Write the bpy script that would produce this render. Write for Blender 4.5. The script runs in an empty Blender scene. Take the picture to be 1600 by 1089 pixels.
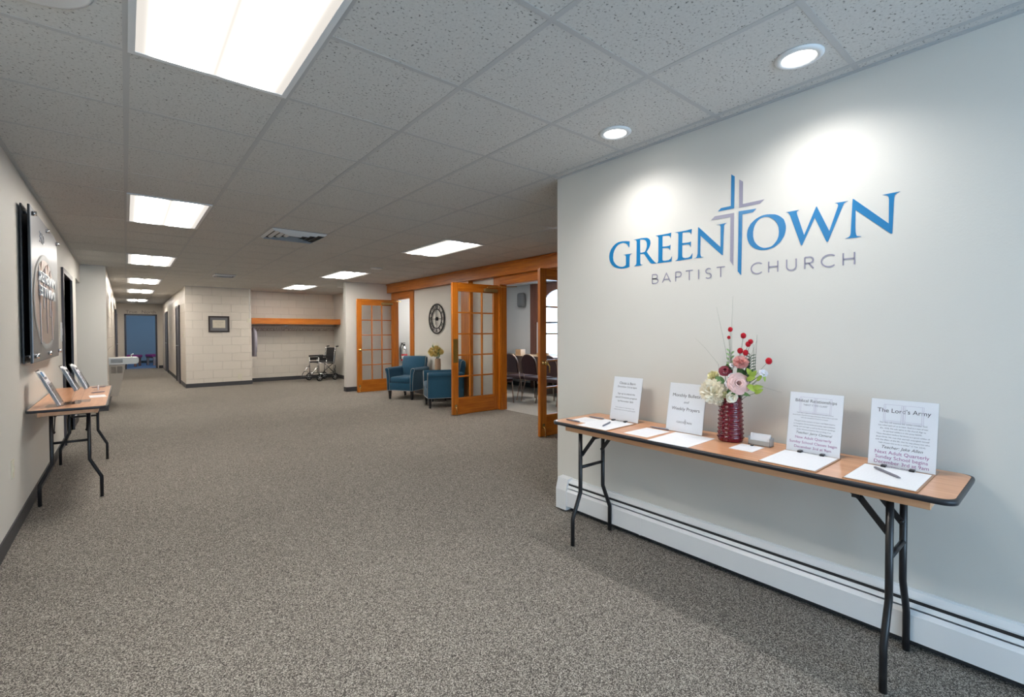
import bpy, bmesh, math, random
from mathutils import Vector, Matrix
random.seed(7)
PI = math.pi
SC = bpy.context.scene
COL = SC.collection
H_CAM, CEIL = 1.3007, 2.455

# ---------------------------------------------------------------- camera
cd = bpy.data.cameras.new('camera'); cam = bpy.data.objects.new('camera', cd); COL.objects.link(cam)
TH, PIT, ROL = .6811, -.0187, -.0032
fw = Vector((math.sin(TH)*math.cos(PIT), math.cos(TH)*math.cos(PIT), math.sin(PIT)))
rt = Vector((math.cos(TH), -math.sin(TH), 0)); up = rt.cross(fw)
r2 = math.cos(ROL)*rt + math.sin(ROL)*up
u2 = -math.sin(ROL)*rt + math.cos(ROL)*up
cam.matrix_world = Matrix(((r2.x, u2.x, -fw.x, 0), (r2.y, u2.y, -fw.y, 0), (r2.z, u2.z, -fw.z, H_CAM), (0, 0, 0, 1)))
cd.sensor_width = 36; cd.lens = 728.906/1600*36
cd.shift_x = (800-787.1755)/1600; cd.shift_y = -(544.5-534.002)/1600
cd.clip_start = .05; cd.clip_end = 200
SC.camera = cam

# ---------------------------------------------------------------- exposure, world, daylight
SC.view_settings.view_transform = 'Standard'; SC.view_settings.look = 'None'
SC.view_settings.gamma = 1; SC.view_settings.use_curve_mapping = False
SC.view_settings.exposure = 0.0
SC.cycles.use_denoising = True
SC.cycles.max_bounces = 10; SC.cycles.diffuse_bounces = 6; SC.cycles.glossy_bounces = 4
SC.cycles.transparent_max_bounces = 12; SC.cycles.transmission_bounces = 6
SC.cycles.sample_clamp_indirect = 6; SC.cycles.caustics_reflective = False; SC.cycles.caustics_refractive = False
PANEL_W, PANEL_COL = 4.8, (1, .94, .86)
w = bpy.data.worlds.new('sky'); SC.world = w; w.use_nodes = True
bg = w.node_tree.nodes['Background']; bg.inputs['Color'].default_value = (.52, .75, 1, 1); bg.inputs['Strength'].default_value = 9.5

def portal(loc, size, rot):
    l = bpy.data.lights.new('window_daylight', 'AREA'); l.shape = 'RECTANGLE'; l.size, l.size_y = size
    l.cycles.is_portal = True
    o = bpy.data.objects.new('window_daylight', l); o.location = loc; o.rotation_euler = rot; COL.objects.link(o)
portal((1.0, -3.12, 1.2), (2.8, 2.1), (PI/2, 0, 0))
portal((7.62, 7.35, 1.55), (1.1, 1.5), (PI/2, 0, PI/2))
portal((3.05, 24.9, 1.5), (1.6, 1.5), (PI/2, 0, PI/2))

# ---------------------------------------------------------------- materials
def new_mat(name):
    m = bpy.data.materials.new(name); m.use_nodes = True
    return m, m.node_tree, m.node_tree.nodes['Principled BSDF']
def mat(name, c, rough=.5, metal=0, spec=.5, coat=0, trans=0, ior=1.45, alpha=1, sheen=0):
    m, t, b = new_mat(name)
    b.inputs['Base Color'].default_value = (*c, 1); b.inputs['Roughness'].default_value = rough
    b.inputs['Metallic'].default_value = metal; b.inputs['Specular IOR Level'].default_value = spec
    b.inputs['Coat Weight'].default_value = coat; b.inputs['Coat Roughness'].default_value = .05
    b.inputs['Transmission Weight'].default_value = trans; b.inputs['IOR'].default_value = ior
    b.inputs['Alpha'].default_value = alpha; b.inputs['Sheen Weight'].default_value = sheen
    return m
def node(t, kind, **kw):
    n = t.nodes.new(kind)
    for k, v in kw.items(): setattr(n, k, v)
    return n
def ramp(t, stops):
    r = node(t, 'ShaderNodeValToRGB'); e = r.color_ramp.elements
    while len(e) < len(stops): e.new(.5)
    for i, (p, c) in enumerate(stops): e[i].position = p; e[i].color = (*c, 1)
    return r
def objco(t, scale=(1, 1, 1)):
    tc = node(t, 'ShaderNodeTexCoord'); mp = node(t, 'ShaderNodeMapping'); mp.inputs['Scale'].default_value = scale
    t.links.new(tc.outputs['Object'], mp.inputs['Vector']); return mp.outputs['Vector']
def noise(t, vec, scale, detail=2, rough=.5):
    n = node(t, 'ShaderNodeTexNoise'); n.inputs['Scale'].default_value = scale; n.inputs['Detail'].default_value = detail
    n.inputs['Roughness'].default_value = rough; t.links.new(vec, n.inputs['Vector']); return n.outputs['Fac']
def bump(t, b, h, strength, dist):
    bp = node(t, 'ShaderNodeBump'); bp.inputs['Strength'].default_value = strength; bp.inputs['Distance'].default_value = dist
    t.links.new(h, bp.inputs['Height']); t.links.new(bp.outputs['Normal'], b.inputs['Normal'])

def wood(name, c1, c2, axis=2, rough=.35, fine=1.0, coat=.15):
    m, t, b = new_mat(name)
    s = [34*fine]*3; s[axis] = 2.2*fine
    v = objco(t, s); f = noise(t, v, 1.0, 4, .6)
    r = ramp(t, [(.32, c1), (.52, tuple((a+d)/2 for a, d in zip(c1, c2))), (.68, c2)])
    t.links.new(f, r.inputs['Fac']); t.links.new(r.outputs['Color'], b.inputs['Base Color'])
    b.inputs['Roughness'].default_value = rough; b.inputs['Coat Weight'].default_value = coat
    return m
M = {}
# carpet: fine salt and pepper loop
m, t, b = new_mat('carpet'); v = objco(t)
vo = node(t, 'ShaderNodeTexVoronoi'); vo.inputs['Scale'].default_value = 310; t.links.new(v, vo.inputs['Vector'])
sc = node(t, 'ShaderNodeSeparateColor'); t.links.new(vo.outputs['Color'], sc.inputs[0])
f2 = noise(t, v, 1.3, 3); mx = node(t, 'ShaderNodeMath', operation='MULTIPLY_ADD'); mx.inputs[1].default_value = .10; t.links.new(f2, mx.inputs[0]); t.links.new(sc.outputs[0], mx.inputs[2])
r = ramp(t, [(.0, (.035, .032, .030)), (.35, (.10, .090, .080)), (.65, (.21, .190, .166)), (1.0, (.46, .43, .385))])
t.links.new(mx.outputs[0], r.inputs['Fac']); t.links.new(r.outputs['Color'], b.inputs['Base Color'])
b.inputs['Roughness'].default_value = .95; b.inputs['Specular IOR Level'].default_value = .1
bump(t, b, vo.outputs['Distance'], .15, .002); M['carpet'] = m
m, t, b = new_mat('pale_vinyl'); v = objco(t); f = noise(t, v, 30, 4)
r = ramp(t, [(.3, (.32, .30, .27)), (.7, (.40, .38, .35))]); t.links.new(f, r.inputs['Fac']); t.links.new(r.outputs['Color'], b.inputs['Base Color'])
b.inputs['Roughness'].default_value = .45; M['vinyl'] = m
m, t, b = new_mat('blue_carpet'); v = objco(t); f = noise(t, v, 160, 2)
r = ramp(t, [(.3, (.07, .12, .22)), (.7, (.16, .24, .38))]); t.links.new(f, r.inputs['Fac']); t.links.new(r.outputs['Color'], b.inputs['Base Color'])
b.inputs['Roughness'].default_value = .9; M['blue_carpet'] = m
# acoustic tile with pin holes and worm marks
m, t, b = new_mat('acoustic_tile'); v = objco(t)
vo = node(t, 'ShaderNodeTexNoise'); vo.inputs['Scale'].default_value = 95; vo.inputs['Detail'].default_value = 3; vo.inputs['Roughness'].default_value = .62
t.links.new(v, vo.inputs['Vector'])
r = ramp(t, [(.0, (.10, .10, .10)), (.335, (.12, .12, .115)), (.385, (.55, .55, .54)), (1, (.66, .66, .645))])
t.links.new(vo.outputs['Fac'], r.inputs['Fac']); t.links.new(r.outputs['Color'], b.inputs['Base Color'])
b.inputs['Roughness'].default_value = .95; M['tile'] = m
M['grid'] = mat('grid_white', (.45, .46, .47), .5)
# painted walls
def paint(name, c, rough=.55, tex=.25):
    m, t, b = new_mat(name); v = objco(t); f = noise(t, v, 140, 3)
    b.inputs['Base Color'].default_value = (*c, 1); b.inputs['Roughness'].default_value = rough
    bump(t, b, f, tex, .0015); return m
M['wall'] = paint('warm_grey_paint', (.66, .645, .605))
M['wall_blue'] = paint('slate_blue_paint', (.15, .18, .215))
M['wall_pale'] = paint('pale_grey_paint', (.55, .56, .57))
def block(name, c):
    m, t, b = new_mat(name)
    tc = node(t, 'ShaderNodeTexCoord'); sx = node(t, 'ShaderNodeSeparateXYZ'); t.links.new(tc.outputs['Object'], sx.inputs[0])
    ad = node(t, 'ShaderNodeMath', operation='ADD'); t.links.new(sx.outputs['X'], ad.inputs[0]); t.links.new(sx.outputs['Y'], ad.inputs[1])
    cb = node(t, 'ShaderNodeCombineXYZ'); t.links.new(ad.outputs[0], cb.inputs['X']); t.links.new(sx.outputs['Z'], cb.inputs['Y'])
    br = node(t, 'ShaderNodeTexBrick'); br.offset = .5
    for k, v in (('Scale', 1), ('Mortar Size', .007), ('Mortar Smooth', .6), ('Brick Width', .41), ('Row Height', .2045), ('Bias', 0)): br.inputs[k].default_value = v
    br.inputs['Color1'].default_value = (*c, 1); br.inputs['Color2'].default_value = (*[x*.965 for x in c], 1)
    br.inputs['Mortar'].default_value = (*[x*.86 for x in c], 1)
    t.links.new(cb.outputs[0], br.inputs['Vector']); t.links.new(br.outputs['Color'], b.inputs['Base Color'])
    iv = node(t, 'ShaderNodeMath', operation='SUBTRACT'); iv.inputs[0].default_value = 1; t.links.new(br.outputs['Fac'], iv.inputs[1])
    bump(t, b, iv.outputs[0], .7, .006); b.inputs['Roughness'].default_value = .38
    return m
M['block'] = block('painted_block', (.68, .62, .545))
M['cove'] = mat('dark_cove_base', (.045, .045, .05), .5)
M['black'] = mat('black_paint', (.012, .012, .014), .32)
M['black_matt'] = mat('black_matt', (.02, .02, .022), .6)
M['edge'] = mat('black_rubber_edge', (.018, .02, .026), .38)
M['white'] = mat('white_enamel', (.74, .76, .78), .35)
M['cream'] = mat('cream_plastic', (.66, .62, .50), .4)
M['chrome'] = mat('chrome', (.75, .76, .78), .12, 1)
M['steel'] = mat('brushed_steel', (.50, .51, .53), .33, 1)
M['brass'] = mat('brass', (.80, .58, .24), .25, 1)
M['frame_dark'] = mat('dark_bronze_frame', (.045, .040, .048), .35)
M['door_dark'] = mat('dark_door', (.055, .055, .065), .4)
M['paper'] = mat('white_paper', (.80, .81, .84), .7)
M['paper_gloss'] = mat('paper_behind_acrylic', (.90, .90, .93), .5)
M['ink'] = mat('dark_ink', (.035, .035, .05), .6)
M['ink_grey'] = mat('grey_ink', (.18, .18, .22), .6)
M['ink_purple'] = mat('magenta_ink', (.36, .07, .27), .6)
M['ink_pale'] = mat('pale_rose_ink', (.60, .56, .66), .6)
M['vinyl_blue'] = mat('blue_vinyl', (.001, .175, .42), .36, coat=.05)
M['vinyl_grey'] = mat('lilac_grey_vinyl', (.28, .27, .36), .38, coat=.05)
M['letter_dark'] = mat('dark_letters', (.20, .17, .16), .5)
M['fibre'] = wood('hardboard', (.30, .15, .07), (.36, .19, .09), 0)
M['oak_z'] = wood('honey_oak_upright', (.37, .095, .004), (.58, .19, .016), 2)
M['oak_y'] = wood('honey_oak_along', (.37, .095, .004), (.58, .19, .016), 1)
M['oak_x'] = wood('honey_oak_across', (.37, .095, .004), (.58, .19, .016), 0)
M['laminate'] = wood('beech_laminate', (.58, .27, .135), (.74, .40, .22), 1, .28, 1.1, .3)
M['ply'] = wood('plywood_apron', (.62, .33, .17), (.74, .44, .25), 1, .5)
M['dark_wood'] = wood('dark_red_wood', (.10, .035, .02), (.17, .06, .035), 2)
M['dark_wood_y'] = wood('dark_wood_along', (.07, .035, .022), (.11, .05, .03), 1)
M['pale_wood'] = wood('pale_box_wood', (.42, .27, .15), (.52, .34, .2), 1)
m, t, b = new_mat('teal_fabric'); v = objco(t); f = noise(t, v, 420, 2)
r = ramp(t, [(.3, (.006, .045, .095)), (.7, (.014, .10, .175))]); t.links.new(f, r.inputs['Fac']); t.links.new(r.outputs['Color'], b.inputs['Base Color'])
b.inputs['Roughness'].default_value = .85; b.inputs['Sheen Weight'].default_value = .15; bump(t, b, f, .3, .001); M['teal'] = m
M['nailhead'] = mat('pale_nailhead_trim', (.42, .43, .43), .35, .6)
M['maroon'] = mat('maroon_vinyl', (.035, .010, .012), .5)
M['magenta'] = mat('magenta_fabric', (.24, .03, .13), .8)
M['bronze'] = mat('bronze_tube', (.34, .25, .20), .3, .8)
M['red'] = mat('red_enamel', (.45, .01, .02), .3)
M['label'] = mat('pale_label', (.6, .6, .6), .6)
M['stone'] = mat('pale_stone', (.62, .62, .60), .3)
M['tan'] = mat('tan_ceramic', (.36, .25, .17), .5)
M['grey_cloth'] = mat('lilac_grey_cloth', (.40, .38, .44), .9)
M['speaker'] = mat('grey_speaker', (.16, .17, .18), .6)
M['mat_grey'] = mat('grey_mat_board', (.16, .16, .17), .8)
M['cert'] = mat('cream_certificate', (.62, .57, .47), .8)
M['copper'] = mat('copper_sheet', (.62, .46, .40), .35, 1)
M['plaque'] = mat('dark_brushed_plate', (.27, .28, .30), .38, 1)
M['green'] = mat('leaf_green', (.07, .16, .045), .55)
M['lime'] = mat('lime_leaf', (.30, .42, .06), .5)
M['dkgreen'] = mat('dark_stem', (.035, .075, .035), .5)
M['pale_green'] = mat('pale_sprig', (.25, .38, .18), .6)
M['blush'] = mat('blush_petal', (.76, .49, .45), .7)
M['pink'] = mat('carnation_petal', (.82, .47, .43), .7)
M['burgundy'] = mat('burgundy_petal', (.17, .008, .025), .6)
M['ivory'] = mat('ivory_petal', (.90, .84, .70), .7)
M['yellowish'] = mat('pale_yellow_petal', (.70, .66, .38), .7)
M['yellow'] = mat('butter_petal', (.70, .56, .20), .7)
M['whitep'] = mat('white_petal', (.80, .80, .84), .7)
M['redball'] = mat('crimson_tuft', (.42, .005, .015), .9)
m, t, b = new_mat('ruby_glass'); b.inputs['Base Color'].default_value = (.15, .002, .014, 1); b.inputs['Roughness'].default_value = .08
b.inputs['Transmission Weight'].default_value = .25; b.inputs['Coat Weight'].default_value = .3; M['ruby'] = m
def clear(name, tint=(.97, .98, .98), k=.06):
    m = bpy.data.materials.new(name); m.use_nodes = True; t = m.node_tree; t.nodes.clear()
    o = node(t, 'ShaderNodeOutputMaterial'); mx = node(t, 'ShaderNodeMixShader'); tr = node(t, 'ShaderNodeBsdfTransparent'); gl = node(t, 'ShaderNodeBsdfGlossy')
    tr.inputs['Color'].default_value = (*tint, 1); gl.inputs['Roughness'].default_value = .02
    fr = node(t, 'ShaderNodeFresnel'); fr.inputs['IOR'].default_value = 1.4
    ad = node(t, 'ShaderNodeMath', operation='ADD'); ad.inputs[1].default_value = k; ad.use_clamp = True
    ge = node(t, 'ShaderNodeNewGeometry'); on = node(t, 'ShaderNodeMath', operation='SUBTRACT'); on.inputs[0].default_value = 1; ml = node(t, 'ShaderNodeMath', operation='MULTIPLY')
    t.links.new(ge.outputs['Backfacing'], on.inputs[1]); t.links.new(fr.outputs[0], ad.inputs[0]); t.links.new(ad.outputs[0], ml.inputs[0]); t.links.new(on.outputs[0], ml.inputs[1])
    t.links.new(ml.outputs[0], mx.inputs[0])
    t.links.new(tr.outputs[0], mx.inputs[1]); t.links.new(gl.outputs[0], mx.inputs[2]); t.links.new(mx.outputs[0], o.inputs[0]); return m
M['glass'] = clear('clear_glass', k=.02); M['acrylic'] = clear('clear_acrylic', (.97, .98, .99), .03)
M['curtain'] = mat('sheer_curtain', (.8, .82, .86), .9, trans=.3)
def emit(name, c, s):
    m = bpy.data.materials.new(name); m.use_nodes = True; t = m.node_tree; t.nodes.clear()
    o = node(t, 'ShaderNodeOutputMaterial'); e = node(t, 'ShaderNodeEmission'); e.inputs[0].default_value = (*c, 1); e.inputs[1].default_value = s
    t.links.new(e.outputs[0], o.inputs[0]); return m
def troffer_mat(name, k):
    # two bright tube bands along the length of the diffuser, dimmer between and at the edges
    m = bpy.data.materials.new(name); m.use_nodes = True; t = m.node_tree; t.nodes.clear()
    o = node(t, 'ShaderNodeOutputMaterial'); e = node(t, 'ShaderNodeEmission'); e.inputs[0].default_value = (*PANEL_COL, 1)
    tc = node(t, 'ShaderNodeTexCoord'); sx = node(t, 'ShaderNodeSeparateXYZ'); t.links.new(tc.outputs['Object'], sx.inputs[0])
    ab = node(t, 'ShaderNodeMath', operation='ABSOLUTE'); t.links.new(sx.outputs['X'], ab.inputs[0])
    su = node(t, 'ShaderNodeMath', operation='SUBTRACT'); su.inputs[1].default_value = .125; t.links.new(ab.outputs[0], su.inputs[0])
    sq = node(t, 'ShaderNodeMath', operation='MULTIPLY'); t.links.new(su.outputs[0], sq.inputs[0]); t.links.new(su.outputs[0], sq.inputs[1])
    s4 = node(t, 'ShaderNodeMath', operation='MULTIPLY'); t.links.new(sq.outputs[0], s4.inputs[0]); t.links.new(sq.outputs[0], s4.inputs[1])
    ml = node(t, 'ShaderNodeMath', operation='MULTIPLY'); ml.inputs[1].default_value = -24400; t.links.new(s4.outputs[0], ml.inputs[0])
    ex = node(t, 'ShaderNodeMath', operation='EXPONENT'); t.links.new(ml.outputs[0], ex.inputs[0])
    m2 = node(t, 'ShaderNodeMath', operation='MULTIPLY_ADD'); m2.inputs[1].default_value = k; m2.inputs[2].default_value = .86
    t.links.new(ex.outputs[0], m2.inputs[0]); t.links.new(m2.outputs[0], e.inputs[1]); t.links.new(e.outputs[0], o.inputs[0]); return m
M['troffer'] = troffer_mat('lit_diffuser', 7.8*PANEL_W)
M['downlight'] = emit('lit_lens', (1, .97, .93), 12)

# ---------------------------------------------------------------- mesh builder
class MB:
    def __init__(s): s.bm = bmesh.new(); s.smooth = set()
    def _m(s, vs, mtx):
        if mtx is not None:
            for v in vs: v.co = mtx @ v.co
    def box(s, x0, x1, y0, y1, z0, z1, bev=0, mtx=None, seg=2):
        if bev:
            b2 = bmesh.new(); bmesh.ops.create_cube(b2, size=1)
            for v in b2.verts: v.co = Vector(((x0+x1)/2+v.co.x*(x1-x0), (y0+y1)/2+v.co.y*(y1-y0), (z0+z1)/2+v.co.z*(z1-z0)))
            bmesh.ops.bevel(b2, geom=b2.edges[:], offset=bev, segments=seg, affect='EDGES', profile=.5)
            for f in b2.faces: f.smooth = seg > 2
            s.merge(b2, mtx); return s
        c = [s.bm.verts.new((x, y, z)) for x in (x0, x1) for y in (y0, y1) for z in (z0, z1)]
        for i in ((0, 1, 3, 2), (4, 6, 7, 5), (0, 4, 5, 1), (2, 3, 7, 6), (0, 2, 6, 4), (1, 5, 7, 3)): s.bm.faces.new([c[j] for j in i])
        s._m(c, mtx); return s
    def merge(s, b2, mtx=None):
        mp = {}
        for v in b2.verts: mp[v] = s.bm.verts.new(mtx @ v.co if mtx is not None else v.co)
        for f in b2.faces:
            n = s.bm.faces.new([mp[v] for v in f.verts]); n.smooth = f.smooth
        b2.free(); return s
    def tube(s, pts, r, n=10, closed=False, mtx=None, rs=None, caps=True):
        P = [Vector(p) for p in pts]; N = len(P); rings = []
        prev = None
        for i, p in enumerate(P):
            if closed: d = (P[(i+1) % N]-P[i-1])
            else: d = P[min(i+1, N-1)]-P[max(i-1, 0)]
            d.normalize()
            if prev is None:
                a = Vector((0, 0, 1)) if abs(d.z) < .9 else Vector((1, 0, 0)); x = d.cross(a).normalized()
            else: x = (prev-d*prev.dot(d)).normalized()
            prev = x; y = d.cross(x); rr = rs[i] if rs else r
            rings.append([s.bm.verts.new(p+x*rr*math.cos(2*PI*k/n)+y*rr*math.sin(2*PI*k/n)) for k in range(n)])
        for i in range(N if closed else N-1):
            a, b = rings[i], rings[(i+1) % N]
            for k in range(n):
                f = s.bm.faces.new((a[k], a[(k+1) % n], b[(k+1) % n], b[k])); f.smooth = True
        if caps and not closed:
            s.bm.faces.new(rings[0][::-1]); s.bm.faces.new(rings[-1])
        if mtx is not None:
            for q in rings: s._m(q, mtx)
        return s
    def lathe(s, prof, c=(0, 0, 0), n=32, mtx=None, smooth=True):
        rings = []
        for r, z in prof:
            if r < 1e-6: rings.append([s.bm.verts.new((c[0], c[1], c[2]+z))])
            else: rings.append([s.bm.verts.new((c[0]+r*math.cos(2*PI*k/n), c[1]+r*math.sin(2*PI*k/n), c[2]+z)) for k in range(n)])
        for a, b in zip(rings, rings[1:]):
            for k in range(n):
                k2 = (k+1) % n
                if len(a) == 1 and len(b) == 1: continue
                if len(a) == 1: f = s.bm.faces.new((a[0], b[k2], b[k]))
                elif len(b) == 1: f = s.bm.faces.new((a[k], a[k2], b[0]))
                else: f = s.bm.faces.new((a[k], a[k2], b[k2], b[k]))
                f.smooth = smooth
        if mtx is not None:
            for q in rings: s._m(q, mtx)
        return s
    def prism(s, poly, z0, z1, mtx=None, smooth=False):
        a = [s.bm.verts.new((x, y, z0)) for x, y in poly]; b = [s.bm.verts.new((x, y, z1)) for x, y in poly]; n = len(poly)
        s.bm.faces.new(a[::-1]); s.bm.faces.new(b)
        for k in range(n):
            f = s.bm.faces.new((a[k], a[(k+1) % n], b[(k+1) % n], b[k])); f.smooth = smooth
        s._m(a+b, mtx); return s
    def ball(s, c, r, n=12, sc=(1, 1, 1), mtx=None):
        prof = [(r*math.sin(PI*k/n), -r*math.cos(PI*k/n)) for k in range(n+1)]; prof[0] = (0, -r); prof[-1] = (0, r)
        T = Matrix.Translation(c) @ Matrix.Diagonal((*sc, 1))
        return s.lathe(prof, (0, 0, 0), max(8, n+4), (mtx @ T) if mtx is not None else T)
    def quad(s, a, b, c, d):
        s.bm.faces.new([s.bm.verts.new(p) for p in (a, b, c, d)]); return s
    def build(s, name, m, parent=None, loc=None):
        bmesh.ops.recalc_face_normals(s.bm, faces=s.bm.faces)
        me = bpy.data.meshes.new(name); s.bm.to_mesh(me); s.bm.free()
        me.materials.append(M[m] if isinstance(m, str) else m)
        o = bpy.data.objects.new(name, me); COL.objects.link(o)
        if parent: o.parent = parent
        if loc: o.location = loc
        return o
def tag(o, label, cat, group=None, kind=None):
    if label: o['label'] = label
    if cat: o['category'] = cat
    if group: o['group'] = group
    if kind: o['kind'] = kind
    return o
def thing(name, label, cat, loc=(0, 0, 0), rz=0, group=None, rot=None):
    o = bpy.data.objects.new(name, None); COL.objects.link(o); o.location = loc; o.rotation_euler = rot or (0, 0, rz); o.empty_display_size = .05
    return tag(o, label, cat, group)
def struct(name, mb, m, parent=None):
    o = mb.build(name, m, parent)
    if not parent: o['kind'] = 'structure'
    return o
def kids(o): return [c for c in bpy.data.objects if c.parent == o]
def dup(root, loc, rz, label=None):
    r = root.copy(); COL.objects.link(r); r.location = loc; r.rotation_euler = (root.rotation_euler[0], root.rotation_euler[1], rz)
    if label: r['label'] = label
    for ch in kids(root):
        c = ch.copy(); COL.objects.link(c); c.parent = r
        for g in kids(ch):
            d = g.copy(); COL.objects.link(d); d.parent = c
    return r
def lab(o, text): o['label'] = text; return o
BF = None
def text(name, rows, m, parent, mtx, depth=.0004, shear=0):
    """rows: (string, size, x, y, align). laid out in the xy plane, then carried by mtx into the parent's space"""
    bm = bmesh.new()
    for s_, size, x, y, al in rows:
        cu = bpy.data.curves.new('lettering', 'FONT'); cu.body = s_; cu.size = size; cu.align_x = al; cu.extrude = depth; cu.shear = shear; cu.resolution_u = 3
        o = bpy.data.objects.new('lettering', cu); COL.objects.link(o)
        dg = bpy.context.evaluated_depsgraph_get(); me = bpy.data.meshes.new_from_object(o.evaluated_get(dg))
        me.transform(mtx @ Matrix.Translation((x, y, 0))); bm.from_mesh(me)
        bpy.data.objects.remove(o); bpy.data.curves.remove(cu); bpy.data.meshes.remove(me)
    me = bpy.data.meshes.new(name); bm.to_mesh(me); bm.free(); me.materials.append(M[m])
    o = bpy.data.objects.new(name, me); COL.objects.link(o); o.parent = parent; return o
def fill_poly(name, splines, m, parent, mtx, depth=.0006):
    cu = bpy.data.curves.new(name, 'CURVE'); cu.dimensions = '2D'; cu.fill_mode = 'BOTH'; cu.extrude = depth
    for pts in splines:
        sp = cu.splines.new('POLY'); sp.points.add(len(pts)-1); sp.use_cyclic_u = True
        for i, (x, y) in enumerate(pts): sp.points[i].co = (x, y, 0, 1)
    o = bpy.data.objects.new(name, cu); COL.objects.link(o)
    dg = bpy.context.evaluated_depsgraph_get(); me = bpy.data.meshes.new_from_object(o.evaluated_get(dg)); me.transform(mtx); me.name = name
    bpy.data.objects.remove(o); bpy.data.curves.remove(cu); me.materials.clear(); me.materials.append(M[m])
    o = bpy.data.objects.new(name, me); COL.objects.link(o); o.parent = parent; return o
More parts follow.
